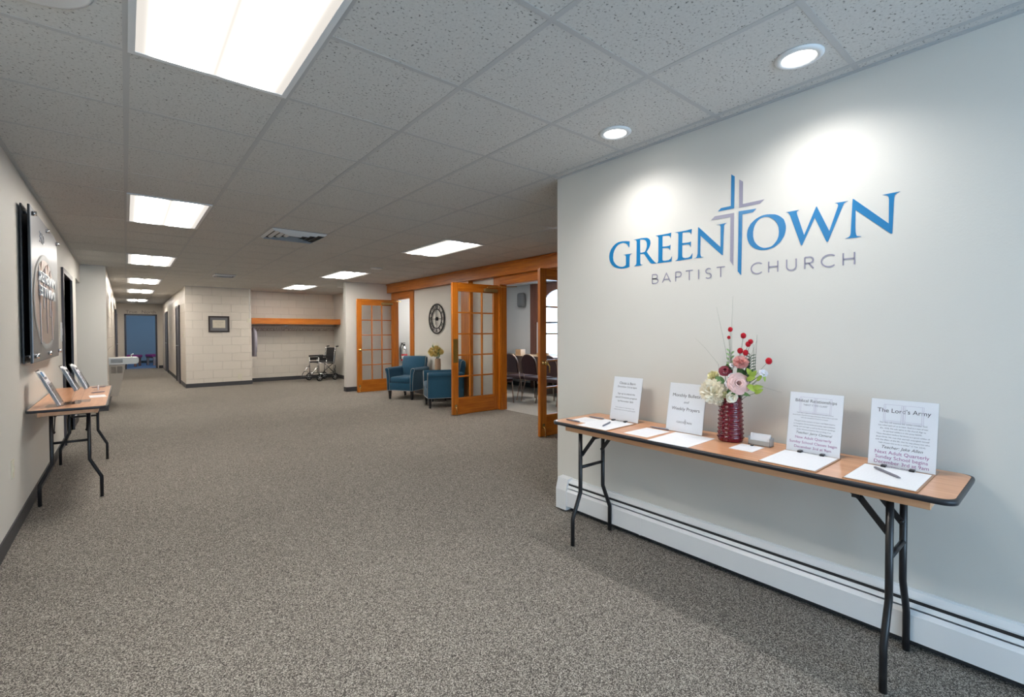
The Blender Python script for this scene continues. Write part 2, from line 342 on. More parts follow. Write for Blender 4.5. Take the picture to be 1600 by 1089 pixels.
LOGO=[('G', 'blue', [[(0.168, 1.889), (0.167, 1.856), (0.164, 1.848), (0.157, 1.861), (0.15, 1.873), (0.134, 1.882), (0.116, 1.887), (0.097, 1.886), (0.076, 1.879), (0.06, 1.866), (0.047, 1.848), (0.039, 1.826), (0.036, 1.801), (0.04, 1.779), (0.053, 1.76), (0.069, 1.745), (0.091, 1.735), (0.112, 1.731), (0.13, 1.734), (0.14, 1.74), (0.14, 1.792), (0.137, 1.802), (0.13, 1.806), (0.118, 1.809), (0.155, 1.809), (0.185, 1.808), (0.175, 1.804), (0.17, 1.799), (0.168, 1.788), (0.167, 1.726), (0.148, 1.721), (0.125, 1.719), (0.102, 1.72), (0.076, 1.726), (0.053, 1.735), (0.031, 1.75), (0.015, 1.77), (0.007, 1.791), (0.005, 1.813), (0.009, 1.836), (0.019, 1.856), (0.036, 1.875), (0.059, 1.89), (0.083, 1.897), (0.111, 1.898), (0.139, 1.895)]]), ('R', 'blue', [[(0.198, 1.894), (0.228, 1.894), (0.254, 1.895), (0.28, 1.893), (0.297, 1.891), (0.312, 1.882), (0.32, 1.87), (0.322, 1.853), (0.318, 1.838), (0.308, 1.821), (0.294, 1.805), (0.314, 1.778), (0.335, 1.752), (0.352, 1.734), (0.364, 1.726), (0.374, 1.724), (0.331, 1.726), (0.318, 1.736), (0.297, 1.764), (0.28, 1.788), (0.272, 1.795), (0.248, 1.797), (0.248, 1.737), (0.253, 1.73), (0.268, 1.727), (0.238, 1.723), (0.202, 1.724), (0.216, 1.732), (0.22, 1.74), (0.222, 1.878), (0.217, 1.888)], [(0.246, 1.888), (0.263, 1.886), (0.28, 1.881), (0.291, 1.871), (0.296, 1.856), (0.296, 1.837), (0.291, 1.82), (0.282, 1.806), (0.268, 1.804), (0.248, 1.804)]]), ('E', 'blue', [[(0.356, 1.894), (0.407, 1.893), (0.443, 1.893), (0.463, 1.895), (0.459, 1.862), (0.455, 1.872), (0.45, 1.879), (0.435, 1.882), (0.411, 1.884), (0.405, 1.883), (0.405, 1.82), (0.431, 1.818), (0.449, 1.819), (0.459, 1.824), (0.456, 1.79), (0.451, 1.801), (0.443, 1.807), (0.428, 1.81), (0.405, 1.811), (0.404, 1.742), (0.408, 1.736), (0.424, 1.733), (0.447, 1.734), (0.459, 1.74), (0.468, 1.755), (0.465, 1.724), (0.451, 1.723), (0.412, 1.724), (0.37, 1.724), (0.377, 1.736), (0.378, 1.879), (0.373, 1.887), (0.365, 1.891)]]), ('E', 'blue', [[(0.485, 1.892), (0.519, 1.891), (0.558, 1.891), (0.593, 1.894), (0.589, 1.863), (0.585, 1.872), (0.581, 1.878), (0.568, 1.881), (0.539, 1.883), (0.535, 1.881), (0.534, 1.822), (0.562, 1.82), (0.578, 1.82), (0.588, 1.824), (0.586, 1.79), (0.582, 1.801), (0.577, 1.808), (0.562, 1.81), (0.534, 1.811), (0.534, 1.746), (0.538, 1.738), (0.553, 1.733), (0.572, 1.733), (0.585, 1.738), (0.597, 1.755), (0.595, 1.726), (0.588, 1.724), (0.553, 1.724), (0.519, 1.723), (0.489, 1.723), (0.504, 1.73), (0.508, 1.743), (0.51, 1.876), (0.507, 1.885), (0.498, 1.888)]]), ('N', 'blue', [[(0.631, 1.898), (0.637, 1.894), (0.76, 1.766), (0.76, 1.875), (0.758, 1.885), (0.752, 1.889), (0.738, 1.891), (0.765, 1.891), (0.795, 1.892), (0.783, 1.887), (0.778, 1.879), (0.773, 1.721), (0.768, 1.722), (0.645, 1.847), (0.644, 1.747), (0.647, 1.733), (0.652, 1.727), (0.667, 1.725), (0.646, 1.723), (0.605, 1.724), (0.619, 1.726), (0.625, 1.733), (0.629, 1.749)]]), ('cross', 'blue', [[(0.816, 2.146), (0.834, 2.131), (0.832, 1.962), (0.744, 1.963), (0.762, 1.978), (0.815, 1.978)]]), ('cross', 'gray', [[(0.858, 2.108), (0.877, 2.092), (0.876, 1.975), (0.983, 1.976), (0.963, 1.959), (0.858, 1.959)]]), ('cross', 'gray', [[(0.706, 1.923), (0.728, 1.94), (0.832, 1.938), (0.829, 1.658), (0.812, 1.684), (0.813, 1.919)]]), ('cross', 'blue', [[(0.856, 1.941), (0.945, 1.937), (0.928, 1.921), (0.875, 1.921), (0.871, 1.602), (0.853, 1.624)]]), ('O', 'blue', [[(1.024, 1.892), (1.033, 1.89), (1.04, 1.887), (1.049, 1.882), (1.057, 1.876), (1.064, 1.869), (1.071, 1.862), (1.076, 1.854), (1.079, 1.845), (1.082, 1.835), (1.084, 1.824), (1.084, 1.812), (1.083, 1.8), (1.081, 1.79), (1.078, 1.779), (1.073, 1.769), (1.067, 1.759), (1.06, 1.749), (1.051, 1.741), (1.042, 1.734), (1.033, 1.728), (1.022, 1.724), (1.011, 1.721), (0.999, 1.719), (0.988, 1.719), (0.976, 1.72), (0.965, 1.722), (0.954, 1.726), (0.944, 1.73), (0.935, 1.736), (0.926, 1.744), (0.918, 1.753), (0.911, 1.763), (0.906, 1.774), (0.902, 1.785), (0.9, 1.797), (0.899, 1.809), (0.9, 1.821), (0.902, 1.833), (0.906, 1.844), (0.911, 1.853), (0.917, 1.863), (0.926, 1.871), (0.935, 1.879), (0.946, 1.886), (0.958, 1.891), (0.969, 1.895), (0.982, 1.897), (0.995, 1.897), (1.01, 1.895)], [(0.987, 1.886), (0.997, 1.884), (1.007, 1.881), (1.016, 1.875), (1.024, 1.869), (1.031, 1.862), (1.038, 1.853), (1.043, 1.844), (1.048, 1.833), (1.051, 1.823), (1.052, 1.812), (1.053, 1.8), (1.052, 1.788), (1.051, 1.778), (1.048, 1.769), (1.044, 1.76), (1.038, 1.751), (1.032, 1.744), (1.025, 1.737), (1.017, 1.732), (1.008, 1.73), (0.998, 1.729), (0.988, 1.729), (0.979, 1.731), (0.971, 1.735), (0.962, 1.74), (0.953, 1.748), (0.946, 1.756), (0.94, 1.765), (0.935, 1.775), (0.932, 1.786), (0.93, 1.797), (0.93, 1.808), (0.93, 1.821), (0.932, 1.833), (0.934, 1.843), (0.938, 1.853), (0.943, 1.862), (0.949, 1.87), (0.956, 1.877), (0.964, 1.882), (0.975, 1.885)]]), ('W', 'blue', [[(1.082, 1.89), (1.142, 1.89), (1.135, 1.886), (1.131, 1.882), (1.133, 1.87), (1.164, 1.765), (1.213, 1.89), (1.216, 1.89), (1.267, 1.767), (1.3, 1.874), (1.3, 1.881), (1.297, 1.886), (1.287, 1.891), (1.313, 1.89), (1.338, 1.89), (1.328, 1.886), (1.322, 1.881), (1.311, 1.852), (1.262, 1.719), (1.258, 1.719), (1.256, 1.72), (1.208, 1.84), (1.156, 1.718), (1.151, 1.719), (1.103, 1.87), (1.096, 1.883), (1.091, 1.887)]]), ('N', 'blue', [[(1.355, 1.895), (1.359, 1.893), (1.483, 1.762), (1.483, 1.864), (1.481, 1.876), (1.476, 1.882), (1.46, 1.888), (1.49, 1.889), (1.52, 1.889), (1.507, 1.884), (1.502, 1.878), (1.5, 1.867), (1.495, 1.717), (1.49, 1.718), (1.366, 1.843), (1.366, 1.769), (1.367, 1.745), (1.369, 1.734), (1.372, 1.727), (1.389, 1.723), (1.368, 1.72), (1.328, 1.722), (1.342, 1.727), (1.347, 1.732), (1.349, 1.743), (1.351, 1.802)]])]
SMALL=[('B', 0.336, 0.376), ('A', 0.405, 0.46), ('P', 0.493, 0.529), ('T', 0.557, 0.601), ('I', 0.635, 0.636), ('S', 0.674, 0.71), ('T', 0.739, 0.785), ('C', 0.921, 0.973), ('H', 1.007, 1.049), ('U', 1.089, 1.131), ('R', 1.168, 1.205), ('C', 1.236, 1.288), ('H', 1.322, 1.364)]
# ---------------------------------------------------------------- the building
XR, XL, FW = 2.532, -.575, 4.93        # face planes: right feature wall, left wall, wall of the glazed doors
struct('floor', MB().box(-2.3, 5.0, -3.1, 22.36, -.05, 0), 'carpet')
struct('floor_side_room', MB().box(5.0, 7.7, -1, 14.2, -.05, 0), 'vinyl')
struct('floor_end_room', MB().box(-2.3, 3.2, 22.36, 26.6, -.05, 0), 'blue_carpet')
struct('ceiling', MB().box(-2.3, 7.7, -3.1, 26.6, CEIL, CEIL+.05), 'tile')
g = MB()
for k in range(-4, 13):
    x = .018+.6096*k; g.box(x-.012, x+.012, -3.0, 22.3, CEIL-.0016, CEIL+.001)
for k in range(-9, 33):
    y = 2.458+.6096*k; g.box(-2.2, 7.5, y-.0115, y+.0115, CEIL-.0013, CEIL+.001)
for a in ((XL, XL+.022, -3, 10.4), (XR-.02, XR, -3, 2.48), (-.25, -.228, 10.4, 22.3), (1.093, 1.115, 13.5, 22.3)): g.box(*a, CEIL-.006, CEIL+.001)
for a in ((-.575, -.25, 10.378, 10.4), (1.115, 2.53, 13.478, 13.5), (2.53, 4.85, 14.03, 14.05), (3.82, 4.8, 10.278, 10.3)): g.box(*a, CEIL-.006, CEIL+.001)
struct('trim_1', g, 'grid')
struct('wall_left', MB().box(-.72, XL, -3, 7.52, 0, CEIL).box(-.72, XL, 7.52, 8.62, 2.03, CEIL).box(-.72, XL, 8.62, 9.5, 0, CEIL).box(-.72, XL, 9.5, 10.4, 2.15, CEIL), 'wall')
struct('wall_left_return', MB().box(-2.3, -.25, 10.4, 10.52, 0, CEIL).box(-2.3, -2.2, 8.6, 10.4, 0, CEIL).box(-2.2, -.72, 8.6, 8.7, 0, CEIL), 'wall')
struct('wall_corridor_left', MB().box(-.38, -.25, 10.52, 22.3, 0, CEIL), 'block')
struct('wall_corridor_right', MB().box(1.115, 2.535, 13.5, 14.2, 0, CEIL).box(1.115, 1.3, 14.2, 22.3, 0, CEIL), 'block')
struct('wall_alcove_back', MB().box(2.535, 5.0, 14.05, 14.2, 0, CEIL), 'block')
struct('wall_alcove_right', MB().box(4.85, 5.0, 10.45, 14.05, 0, CEIL), 'wall')
struct('wall_stub', MB().box(3.82, 5.0, 10.30, 10.45, 0, CEIL, bev=.006), 'wall')
struct('wall_far', MB().box(-1.2, -.02, 22.3, 22.42, 0, CEIL).box(.93, 2.2, 22.3, 22.42, 0, CEIL).box(-.02, .93, 22.3, 22.42, 2.06, CEIL), paint('tan_paint', (.55, .50, .43)))
struct('wall_right', MB().box(XR, 2.68, -3, 2.48, 0, CEIL), 'wall')
struct('wall_doors', MB().box(FW, 5.05, 2.0, 4.22, 0, CEIL).box(FW, 5.05, 4.22, 6.16, 2.13, CEIL).box(FW, 5.05, 6.16, 9.38, 0, CEIL).box(FW, 5.05, 9.38, 10.22, 2.11, CEIL).box(FW, 5.05, 10.22, 10.3, 0, CEIL), 'wall')
struct('wall_side', MB().box(2.68, 5.05, 1.9, 2.0, 0, CEIL), 'wall')
struct('wall_back', MB().box(-2.3, -.4, -3.1, -3, 0, CEIL).box(2.4, 2.7, -3.1, -3, 0, CEIL).box(-.4, 2.4, -3.1, -3, 2.25, CEIL).box(-.4, 2.4, -3.1, -3, 0, .15), 'wall')
wf = struct('window_1', MB().box(-.4, 2.4, -3.1, -3.02, .15, .21).box(-.4, 2.4, -3.1, -3.02, 2.19, 2.25).box(-.4, -.34, -3.1, -3.02, .21, 2.19).box(2.34, 2.4, -3.1, -3.02, .21, 2.19).box(.97, 1.03, -3.1, -3.02, .21, 2.19), 'frame_dark')
struct('pane', MB().box(-.34, .97, -3.07, -3.06, .21, 2.19).box(1.03, 2.34, -3.07, -3.06, .21, 2.19), 'glass', wf)
# rooms behind the glazed doors
struct('wall_side_room_divider', MB().box(5.05, 7.55, 9.22, 9.34, 0, CEIL), 'wall_pale')
struct('wall_side_room_left', MB().box(5.05, 7.55, 11.5, 11.6, 0, CEIL), 'wall_pale')
struct('wall_side_room_end', MB().box(5.05, 7.55, 1.9, 2.0, 0, CEIL), 'wall_pale')
struct('wall_side_room_right', MB().box(7.55, 7.65, 1.9, 6.8, 0, CEIL).box(7.55, 7.65, 7.9, 11.6, 0, CEIL).box(7.55, 7.65, 6.8, 7.9, 0, .80).box(7.55, 7.65, 6.8, 7.9, 2.3, CEIL), 'wall_pale')
# end room
struct('wall_end_room', MB().box(-2.3, 3.2, 26.4, 26.5, 0, CEIL).box(-2.3, -2.2, 22.42, 26.4, 0, CEIL).box(3.0, 3.1, 22.42, 24.1, 0, CEIL).box(3.0, 3.1, 25.7, 26.4, 0, CEIL).box(3.0, 3.1, 24.1, 25.7, 0, .75).box(3.0, 3.1, 24.1, 25.7, 2.25, CEIL), 'wall_blue')
# cove bases
struct('baseboard_left', MB().box(XL, XL+.008, -3, 7.44, 0, .1).box(XL, XL+.008, 8.70, 9.5, 0, .1).box(-2.2, -.25, 10.392, 10.4, 0, .1), 'cove')
struct('baseboard_corridor', MB().box(-.25, -.242, 10.392, 22.3, 0, .1).box(1.107, 1.115, 13.492, 14.84, 0, .1).box(1.107, 1.115, 15.9, 19.35, 0, .1).box(.98, 1.115, 22.292, 22.3, 0, .1).box(-.25, -.07, 22.292, 22.3, 0, .1), 'cove')
struct('baseboard_far', MB().box(1.107, 2.543, 13.492, 13.5, 0, .1).box(2.535, 2.543, 13.5, 14.05, 0, .1).box(2.543, 4.85, 14.042, 14.05, 0, .1).box(4.842, 4.85, 10.45, 14.042, 0, .1), 'cove')
struct('baseboard_stub', MB().box(3.812, 4.8, 10.292, 10.3, 0, .1).box(3.812, 3.82, 10.292, 10.45, 0, .1), 'cove')
struct('baseboard_right', MB().box(XR-.008, XR, -3, 2.488, 0, .1).box(XR, 2.68, 2.48, 2.488, 0, .1), 'cove')
struct('baseboard_doors', MB().box(FW-.008, FW, 7.27, 9.2, 0, .1).box(FW-.008, FW, 6.25, 6.97, 0, .1).box(FW-.008, FW, 2, 4.1, 0, .1), 'cove')
struct('baseboard_side_room', MB().box(5.05, 7.55, 9.212, 9.22, 0, .1).box(5.05, 7.55, 11.492, 11.5, 0, .1).box(7.542, 7.55, 2, 9.2, 0, .1), 'cove')

# wood trim on the wall of glazed doors
struct('trim_2', MB().box(4.80, FW, 2.0, 10.298, 2.245, 2.425, bev=.002).box(4.775, FW, 2.0, 10.299, 2.425, CEIL-.006, bev=.008), 'oak_y')
struct('trim_3', MB().box(FW-.02, FW, 9.20, 9.38, 0, 2.25, bev=.004).box(FW-.02, FW, 10.20, 10.298, 0, 2.25, bev=.004).box(FW, 5.05, 9.365, 9.385, 0, 2.11).box(FW, 5.05, 10.205, 10.225, 0, 2.11), 'oak_z')
struct('trim_4', MB().box(FW-.018, FW, 9.38, 10.20, 2.11, 2.25).box(FW, 5.05, 9.385, 10.205, 2.09, 2.11), 'oak_y')
struct('trim_5', MB().box(FW-.02, FW, 6.16, 6.34, 0, 2.25, bev=.004).box(FW-.02, FW, 4.04, 4.22, 0, 2.25, bev=.004).box(FW, 5.05, 6.15, 6.17, 0, 2.13).box(FW, 5.05, 4.21, 4.23, 0, 2.13), 'oak_z')
struct('trim_6', MB().box(FW-.018, FW, 4.22, 6.16, 2.12, 2.25).box(FW, 5.05, 4.23, 6.15, 2.11, 2.13), 'oak_y')
struct('trim_7', MB().box(4.83, FW, 6.97, 7.22, 0, 2.245, bev=.004), 'oak_z')
# doorway frames of the corridor
def frame(name, x0, x1, y, h, wd=.055):
    return struct(name, MB().box(x0-wd, x0, y-.03, y+.14, 0, h+wd).box(x1, x1+wd, y-.03, y+.14, 0, h+wd).box(x0-wd, x1+wd, y-.03, y+.14, h, h+wd), 'frame_dark')
frame('trim_8', .02, .89, 22.3, 2.0)
def side_door(name, x, y0, y1, h, s, label, leaf='door_dark'):
    d = struct(name, MB().box(x-.03*s, x+.03*s, y0-.055, y0, 0, h+.055).box(x-.03*s, x+.03*s, y1, y1+.055, 0, h+.055).box(x-.03*s, x+.03*s, y0, y1, h, h+.055), 'frame_dark')
    struct('leaf', MB().box(x-.012*s, x+.012*s, y0, y1, .01, h), leaf, d)
    MB().tube([(x+.012*s, y0+.08, 1.0), (x+.07*s, y0+.08, 1.0), (x+.07*s, y0+.2, 1.0)], .009).build('door_handle', 'steel', d)
    lab(d, label); return d
side_door('door_1', 1.113, 14.93, 15.83, 2.01, -1, 'nearer dark doorway in the right wall of the corridor')
side_door('door_2', 1.113, 19.42, 20.32, 2.01, -1, 'farther dark doorway in the right wall of the corridor')
side_door('door_3', -.248, 18.6, 21.2, 2.01, 1, 'dark doorway in the left wall of the corridor')
# door in the left wall: bronze frame around a recessed dark leaf
d = struct('door_4', MB().box(-.70, XL+.022, 7.46, 7.52, 0, 2.085).box(-.70, XL+.022, 8.62, 8.68, 0, 2.085).box(-.70, XL+.022, 7.52, 8.62, 2.025, 2.085), 'frame_dark')
struct('leaf', MB().box(-.70, -.655, 7.52, 8.62, .008, 2.025), 'door_dark', d)
lab(d, 'dark framed door in the left wall beyond the folding table')
MB().tube([(-.655, 7.6, 1.0), (-.60, 7.6, 1.0), (-.60, 7.72, 1.0)], .01).build('door_handle', 'steel', d)

# ---------------------------------------------------------------- glazed french doors
def french(name, label, y0, w_, h, x_free, side):
    """leaf standing open at right angles to its wall; local x runs from free edge to hinge"""
    D = thing(name, label, 'door', (x_free, y0, .008)); D['kind'] = 'structure'
    T_ = .044; st = .108; tr = .135; brl = .265
    MB().box(0, st, 0, T_, 0, h, bev=.003).build('stile', 'oak_z', D)
    MB().box(w_-st, w_, 0, T_, 0, h, bev=.003).build('stile', 'oak_z', D)
    MB().box(st, w_-st, .001, T_-.001, h-tr, h).build('top_rail', 'oak_x', D)
    MB().box(st, w_-st, .001, T_-.001, 0, brl).build('bottom_rail', 'oak_x', D)
    gx0, gx1, gz0, gz1 = st, w_-st, brl, h-tr
    mu = MB()
    for k in (1, 2):
        x = gx0+(gx1-gx0)*k/3; mu.box(x-.011, x+.011, .004, T_-.004, gz0, gz1, bev=.004)
    mz = MB()
    for k in range(1, 5):
        z = gz0+(gz1-gz0)*k/5; mz.box(gx0, gx1, .005, T_-.005, z-.011, z+.011, bev=.004)
    mu.build('muntin', 'oak_z', D); mz.build('muntin', 'oak_x', D)
    for i in range(3):
        for j in range(5):
            a0, a1 = gx0+(gx1-gx0)*i/3, gx0+(gx1-gx0)*(i+1)/3; b0, b1 = gz0+(gz1-gz0)*j/5, gz0+(gz1-gz0)*(j+1)/5
            MB().box(a0, a1, .020, .024, b0, b1).build('pane', 'glass', D)
    for z in (.25, 1.05, h-.25):
        MB().tube([(w_+.008, side*.0+ (0 if side < 0 else T_), z-.045), (w_+.008, (0 if side < 0 else T_), z+.045)], .008).build('hinge', 'brass', D)
    # flip-down door holder at the free foot
    hb = MB().box(.03, .07, -.010, 0, .10, .16, bev=.003).tube([(.05, -.012, .13), (.055, -.03, .09), (.052, -.034, .0)], .006)
    hb.ball((.052, -.034, .006), .011, 6); hb.build('door_holder', 'brass', D)
    return D
def closer(D, x, z, arm_to):
    c = MB().box(x, x+.27, -.055, -.001, z-.028, z+.028, bev=.012, seg=3).build('door_closer', mat('dull_bronze', (.34, .24, .10), .4, .6), D)
    MB().tube([(x+.06, -.03, z+.028), (x+.06, -.03, z+.052), (x+.2, -.06, z+.06), arm_to], .007).build('arm', 'brass', c)
def knob(D, x, z):
    k = MB().lathe([(0, 0), (.028, .0), (.028, .006), (.012, .012), (.011, .035), (.024, .045), (.029, .058), (.024, .07), (0, .074)], (0, 0, 0), 20, Matrix.Translation((x, -.001, z)) @ Matrix.Rotation(PI/2, 4, 'X'))
    k.build('door_knob', 'brass', D)
d1 = french('door_5', 'glazed oak french door, single leaf folded open beside the grey wall stub', 9.95, .93, 2.055, 3.935, 1)
closer(d1, .56, 1.965, (1.05, .0, 2.03)); knob(d1, .054, .93)
d2 = french('door_6', 'glazed oak french door standing open behind the blue armchairs, brass push plate', 6.20, .93, 2.095, 3.99, 1)
closer(d2, .60, 2.0, (.99, -.4, 2.05))
MB().box(.012, .096, -.002, 0, .83, 1.20).build('push_plate', mat('aged_brass_plate', (.34, .24, .07), .35, .8), d2)
d3 = french('door_7', 'glazed oak french door nearest the feature wall, brass lever handle', 4.20, .93, 2.095, 3.985, -1)
knob(d3, .054, .92)
MB().tube([(.054, -.075, .92), (.075, -.085, .88), (.08, -.08, .80)], .008).build('lever', 'brass', d3)
# ---------------------------------------------------------------- lamps and ceiling fittings
def troffer(x, y, label, group):
    t = thing('ceiling_light', label, 'ceiling light', (x, y, CEIL), 0, group)
    MB().box(-.300, -.277, -.604, .604, -.008, 0).box(.277, .300, -.604, .604, -.008, 0).box(-.277, .277, -.604, -.580, -.008, 0).box(-.277, .277, .580, .604, -.008, 0).build('frame', 'white', t)
    MB().box(-.277, .277, -.580, .580, -.005, -.001).build('diffuser', 'troffer', t)
    return t
GX = lambda k: .018+.6096*k
GY = lambda j: 2.458+.6096*j
tr0 = troffer(GX(.5), GY(-1), 'large fluorescent ceiling panel nearest the viewer, cut by the top edge of the photo', 'fluorescent panels in the corridor row')
for j, l in ((5, 'second fluorescent panel of the corridor row, beyond the largest one'), (11, 'third fluorescent panel of the corridor row'), (17, 'fourth fluorescent panel of the corridor row, near the start of the corridor'), (22, 'fifth fluorescent panel, inside the corridor'), (29, 'last fluorescent panel, at the far end of the corridor')):
    dup(tr0, (GX(.5), GY(j), CEIL), 0, l)
tr1 = troffer(GX(5.5), GY(5), 'fluorescent panel above the blue armchairs and open french doors', 'fluorescent panels in the right row')
for j, l in ((11, 'fluorescent panel near the grey wall stub, middle of the right row'), (16, 'fluorescent panel in front of the coat alcove, farthest of the right row')):
    dup(tr1, (GX(5.5), GY(j), CEIL), 0, l)
for x, y in ((6.2, 10.4), (6.3, 6.9)):  # unseen panels, added only to brighten the rooms beyond the glazed doors
    t = dup(tr1, (x, y, CEIL), 0, 'added light panel brightening a neighbouring room, out of view from the hall'); t['group'] = 'added unseen light panels in the neighbouring rooms'
def downlight(x, y, label):
    t = thing('downlight', label, 'ceiling light', (x, y, CEIL), 0, 'round downlights along the feature wall')
    MB().lathe([(.062, -.006), (.066, -.011), (.082, -.010), (.090, -.004), (.090, 0), (.062, 0), (.062, -.006)], n=40).build('trim_ring', 'white', t)
    MB().lathe([(0, -.005), (.063, -.006), (.063, -.002), (0, -.001)], n=40).build('lens', 'downlight', t)
    l = bpy.data.lights.new('downlight_beam', 'SPOT'); l.energy = 38; l.spot_size = math.radians(145); l.spot_blend = 1; l.color = (1, .97, .94); l.shadow_soft_size = .06
    o = bpy.data.objects.new('downlight_beam', l); COL.objects.link(o); o.parent = t; o.location = (0, 0, -.02)
downlight(2.21, 1.70, 'round recessed downlight farther from the viewer, left one above the wall lettering')
downlight(2.21, .755, 'round recessed downlight nearer the viewer, right one above the wall lettering')
def vent(x, y, s, label, nested=4):
    t = thing('ceiling_vent', label, 'air vent', (x, y, CEIL))
    MB().box(-s, s, -s, s, -.004, 0).build('backing', mat('vent_shadow', (.06, .055, .05), .8), t)
    for k in range(nested):
        a = s*(1-k*.23); c = s*(.085)
        q = MB()
        for i in range(4):
            R_ = Matrix.Rotation(i*PI/2, 4, 'Z')
            v = [(-a, -a, -.006), (a, -a, -.006), (a-c, -a+c, -.03+.0), (-a+c, -a+c, -.03)]
            q.quad(*[R_ @ Vector(p) for p in v]); q.quad(*[R_ @ Vector((p[0], p[1], p[2]+.003)) for p in v])
        q.build('louver', 'white', t)
    return t
vent(1.544, 5.81, .295, 'square ceiling air diffuser with nested louvres, in mid ceiling')
vent(1.52, 10.6, .18, 'small ceiling air vent farther back, above the framed certificate', 3)
def disc(x, y, r, label):
    t = tag(MB().lathe([(0, -.012), (r*.85, -.014), (r*.93, -.010), (r, 0), (0, 0)], n=40).build('ceiling_speaker', 'white', None, (x, y, CEIL)), label, 'ceiling speaker')
disc(3.47, 7.85, .11, 'round flush ceiling speaker above the armchairs')
disc(-.235, 2.13, .17, 'rounded white ceiling fitting cut by the top left corner of the photo')
disc(4.2, 11.5, .14, 'round ceiling speaker in front of the coat alcove')

# ---------------------------------------------------------------- lettering on the feature wall
LW = thing('wall_lettering', 'blue and grey vinyl church name with a split cross, on the feature wall', 'lettering', (XR-.0012, 2.0, 0))
mw = Matrix(((0, 0, -1, 0), (-1, 0, 0, 0), (0, 1, 0, 0), (0, 0, 0, 1)))     # x of the lettering runs along -Y of the wall
for nm, colr, pl in LOGO:
    fill_poly('cross_bar' if nm == 'cross' else 'letter', pl, 'vinyl_blue' if colr == 'blue' else 'vinyl_grey', LW, mw)
def stroke(pts, wd=.0031):
    """flat band along a polyline, returned as a closed outline"""
    L_, R_ = [], []; n = len(pts); P = [Vector((x, y)) for x, y in pts]
    for i, p in enumerate(P):
        d0 = (P[i]-P[i-1]).normalized() if i else (P[1]-P[0]).normalized(); d1_ = (P[i+1]-P[i]).normalized() if i < n-1 else d0
        d = (d0+d1_).normalized(); nn = Vector((-d.y, d.x)); k = wd/max(.5, d.dot(d0))
        L_.append(tuple(p+nn*k)); R_.append(tuple(p-nn*k))
    return L_+R_[::-1]
def arc(cx, cy, rx, ry, a0, a1, n=14): return [(cx+rx*math.cos(math.radians(a0+(a1-a0)*i/n)), cy+ry*math.sin(math.radians(a0+(a1-a0)*i/n))) for i in range(n+1)]
GL = {'A': [[(0, 0), (.5, 1), (1, 0)], [(.2, .33), (.8, .33)]],
 'B': [[(0, 0), (0, 1)], [(0, 1)]+arc(.5, .76, .38, .24, 90, -90)+[(0, .52)], [(0, .52)]+arc(.55, .26, .45, .26, 90, -90)+[(0, 0)]],
 'P': [[(0, 0), (0, 1)], [(0, 1)]+arc(.55, .73, .45, .27, 90, -90)+[(0, .46)]],
 'R': [[(0, 0), (0, 1)], [(0, 1)]+arc(.5, .74, .45, .26, 90, -90)+[(0, .48)], [(.45, .48), (1, 0)]],
 'T': [[(.5, 0), (.5, 1)], [(0, 1), (1, 1)]], 'I': [[(.5, 0), (.5, 1)]],
 'S': [arc(.52, .75, .42, .25, 35, 270, 12)+arc(.5, .25, .46, .25, 90, -145, 12)],
 'C': [arc(.62, .5, .60, .5, 48, 312, 20)], 'H': [[(0, 0), (0, 1)], [(1, 0), (1, 1)], [(0, .5), (1, .5)]],
 'U': [[(0, 1), (0, .4)]+arc(.5, .36, .5, .36, 180, 360)+[(1, .4), (1, 1)]]}
for ch, u0, u1 in SMALL:
    b2 = bmesh.new(); mb = MB()
    for pl in GL[ch]:
        q = [(u0+(u1-u0)*x, 1.6025+.055*y) for x, y in pl]
        pr = stroke(q)
        n = len(q)
        for i in range(n-1):
            f = [pr[i], pr[i+1], pr[2*n-2-i], pr[2*n-1-i]]
            mb.quad(*[mw @ Vector((x, y, .0006)) for x, y in f])
    mb.build('small_letter', 'vinyl_grey', LW)

# ---------------------------------------------------------------- baseboard heater under the feature wall
hx = XR-.001
ht = thing('baseboard_heater', 'long white baseboard heater along the foot of the feature wall', 'heater', (XR, 0, 0))
y1h, y0h = 2.325, -2.9
MB().box(-.012, -.001, y0h, y1h, .03, .235).build('back_plate', 'white', ht)
MB().prism([(-.062, .045), (-.068, .045), (-.068, .150), (-.056, .168), (-.052, .166), (-.062, .148)], y0h, y1h, Matrix(((1, 0, 0, 0), (0, 0, 1, 0), (0, 1, 0, 0), (0, 0, 0, 1)))).build('front_cover', 'white', ht)
MB().prism([(-.054, .178), (-.058, .176), (-.050, .190), (-.046, .192)], y0h, y1h, Matrix(((1, 0, 0, 0), (0, 0, 1, 0), (0, 1, 0, 0), (0, 0, 0, 1)))).build('damper', 'white', ht)
MB().prism([(-.001, .232), (-.046, .212), (-.046, .206), (-.001, .222)], y0h, y1h, Matrix(((1, 0, 0, 0), (0, 0, 1, 0), (0, 1, 0, 0), (0, 0, 0, 1)))).build('top_hood', 'white', ht)
MB().box(-.05, -.012, y0h, y1h, .035, .10).box(-.045, -.012, y0h, y1h, .175, .205).build('fin_element', 'black_matt', ht)
MB().prism([(-.001, .015), (-.074, .015), (-.074, .155), (-.052, .235), (-.001, .24)], y1h, y1h+.10, Matrix(((1, 0, 0, 0), (0, 0, 1, 0), (0, 1, 0, 0), (0, 0, 0, 1)))).build('end_cap', 'white', ht)
# seam cover part way along
MB().prism([(-.060, .043), (-.0695, .043), (-.0695, .150), (-.057, .170), (-.052, .168)], 1.70, 1.712, Matrix(((1, 0, 0, 0), (0, 0, 1, 0), (0, 1, 0, 0), (0, 0, 0, 1)))).build('joint_cover', 'white', ht)

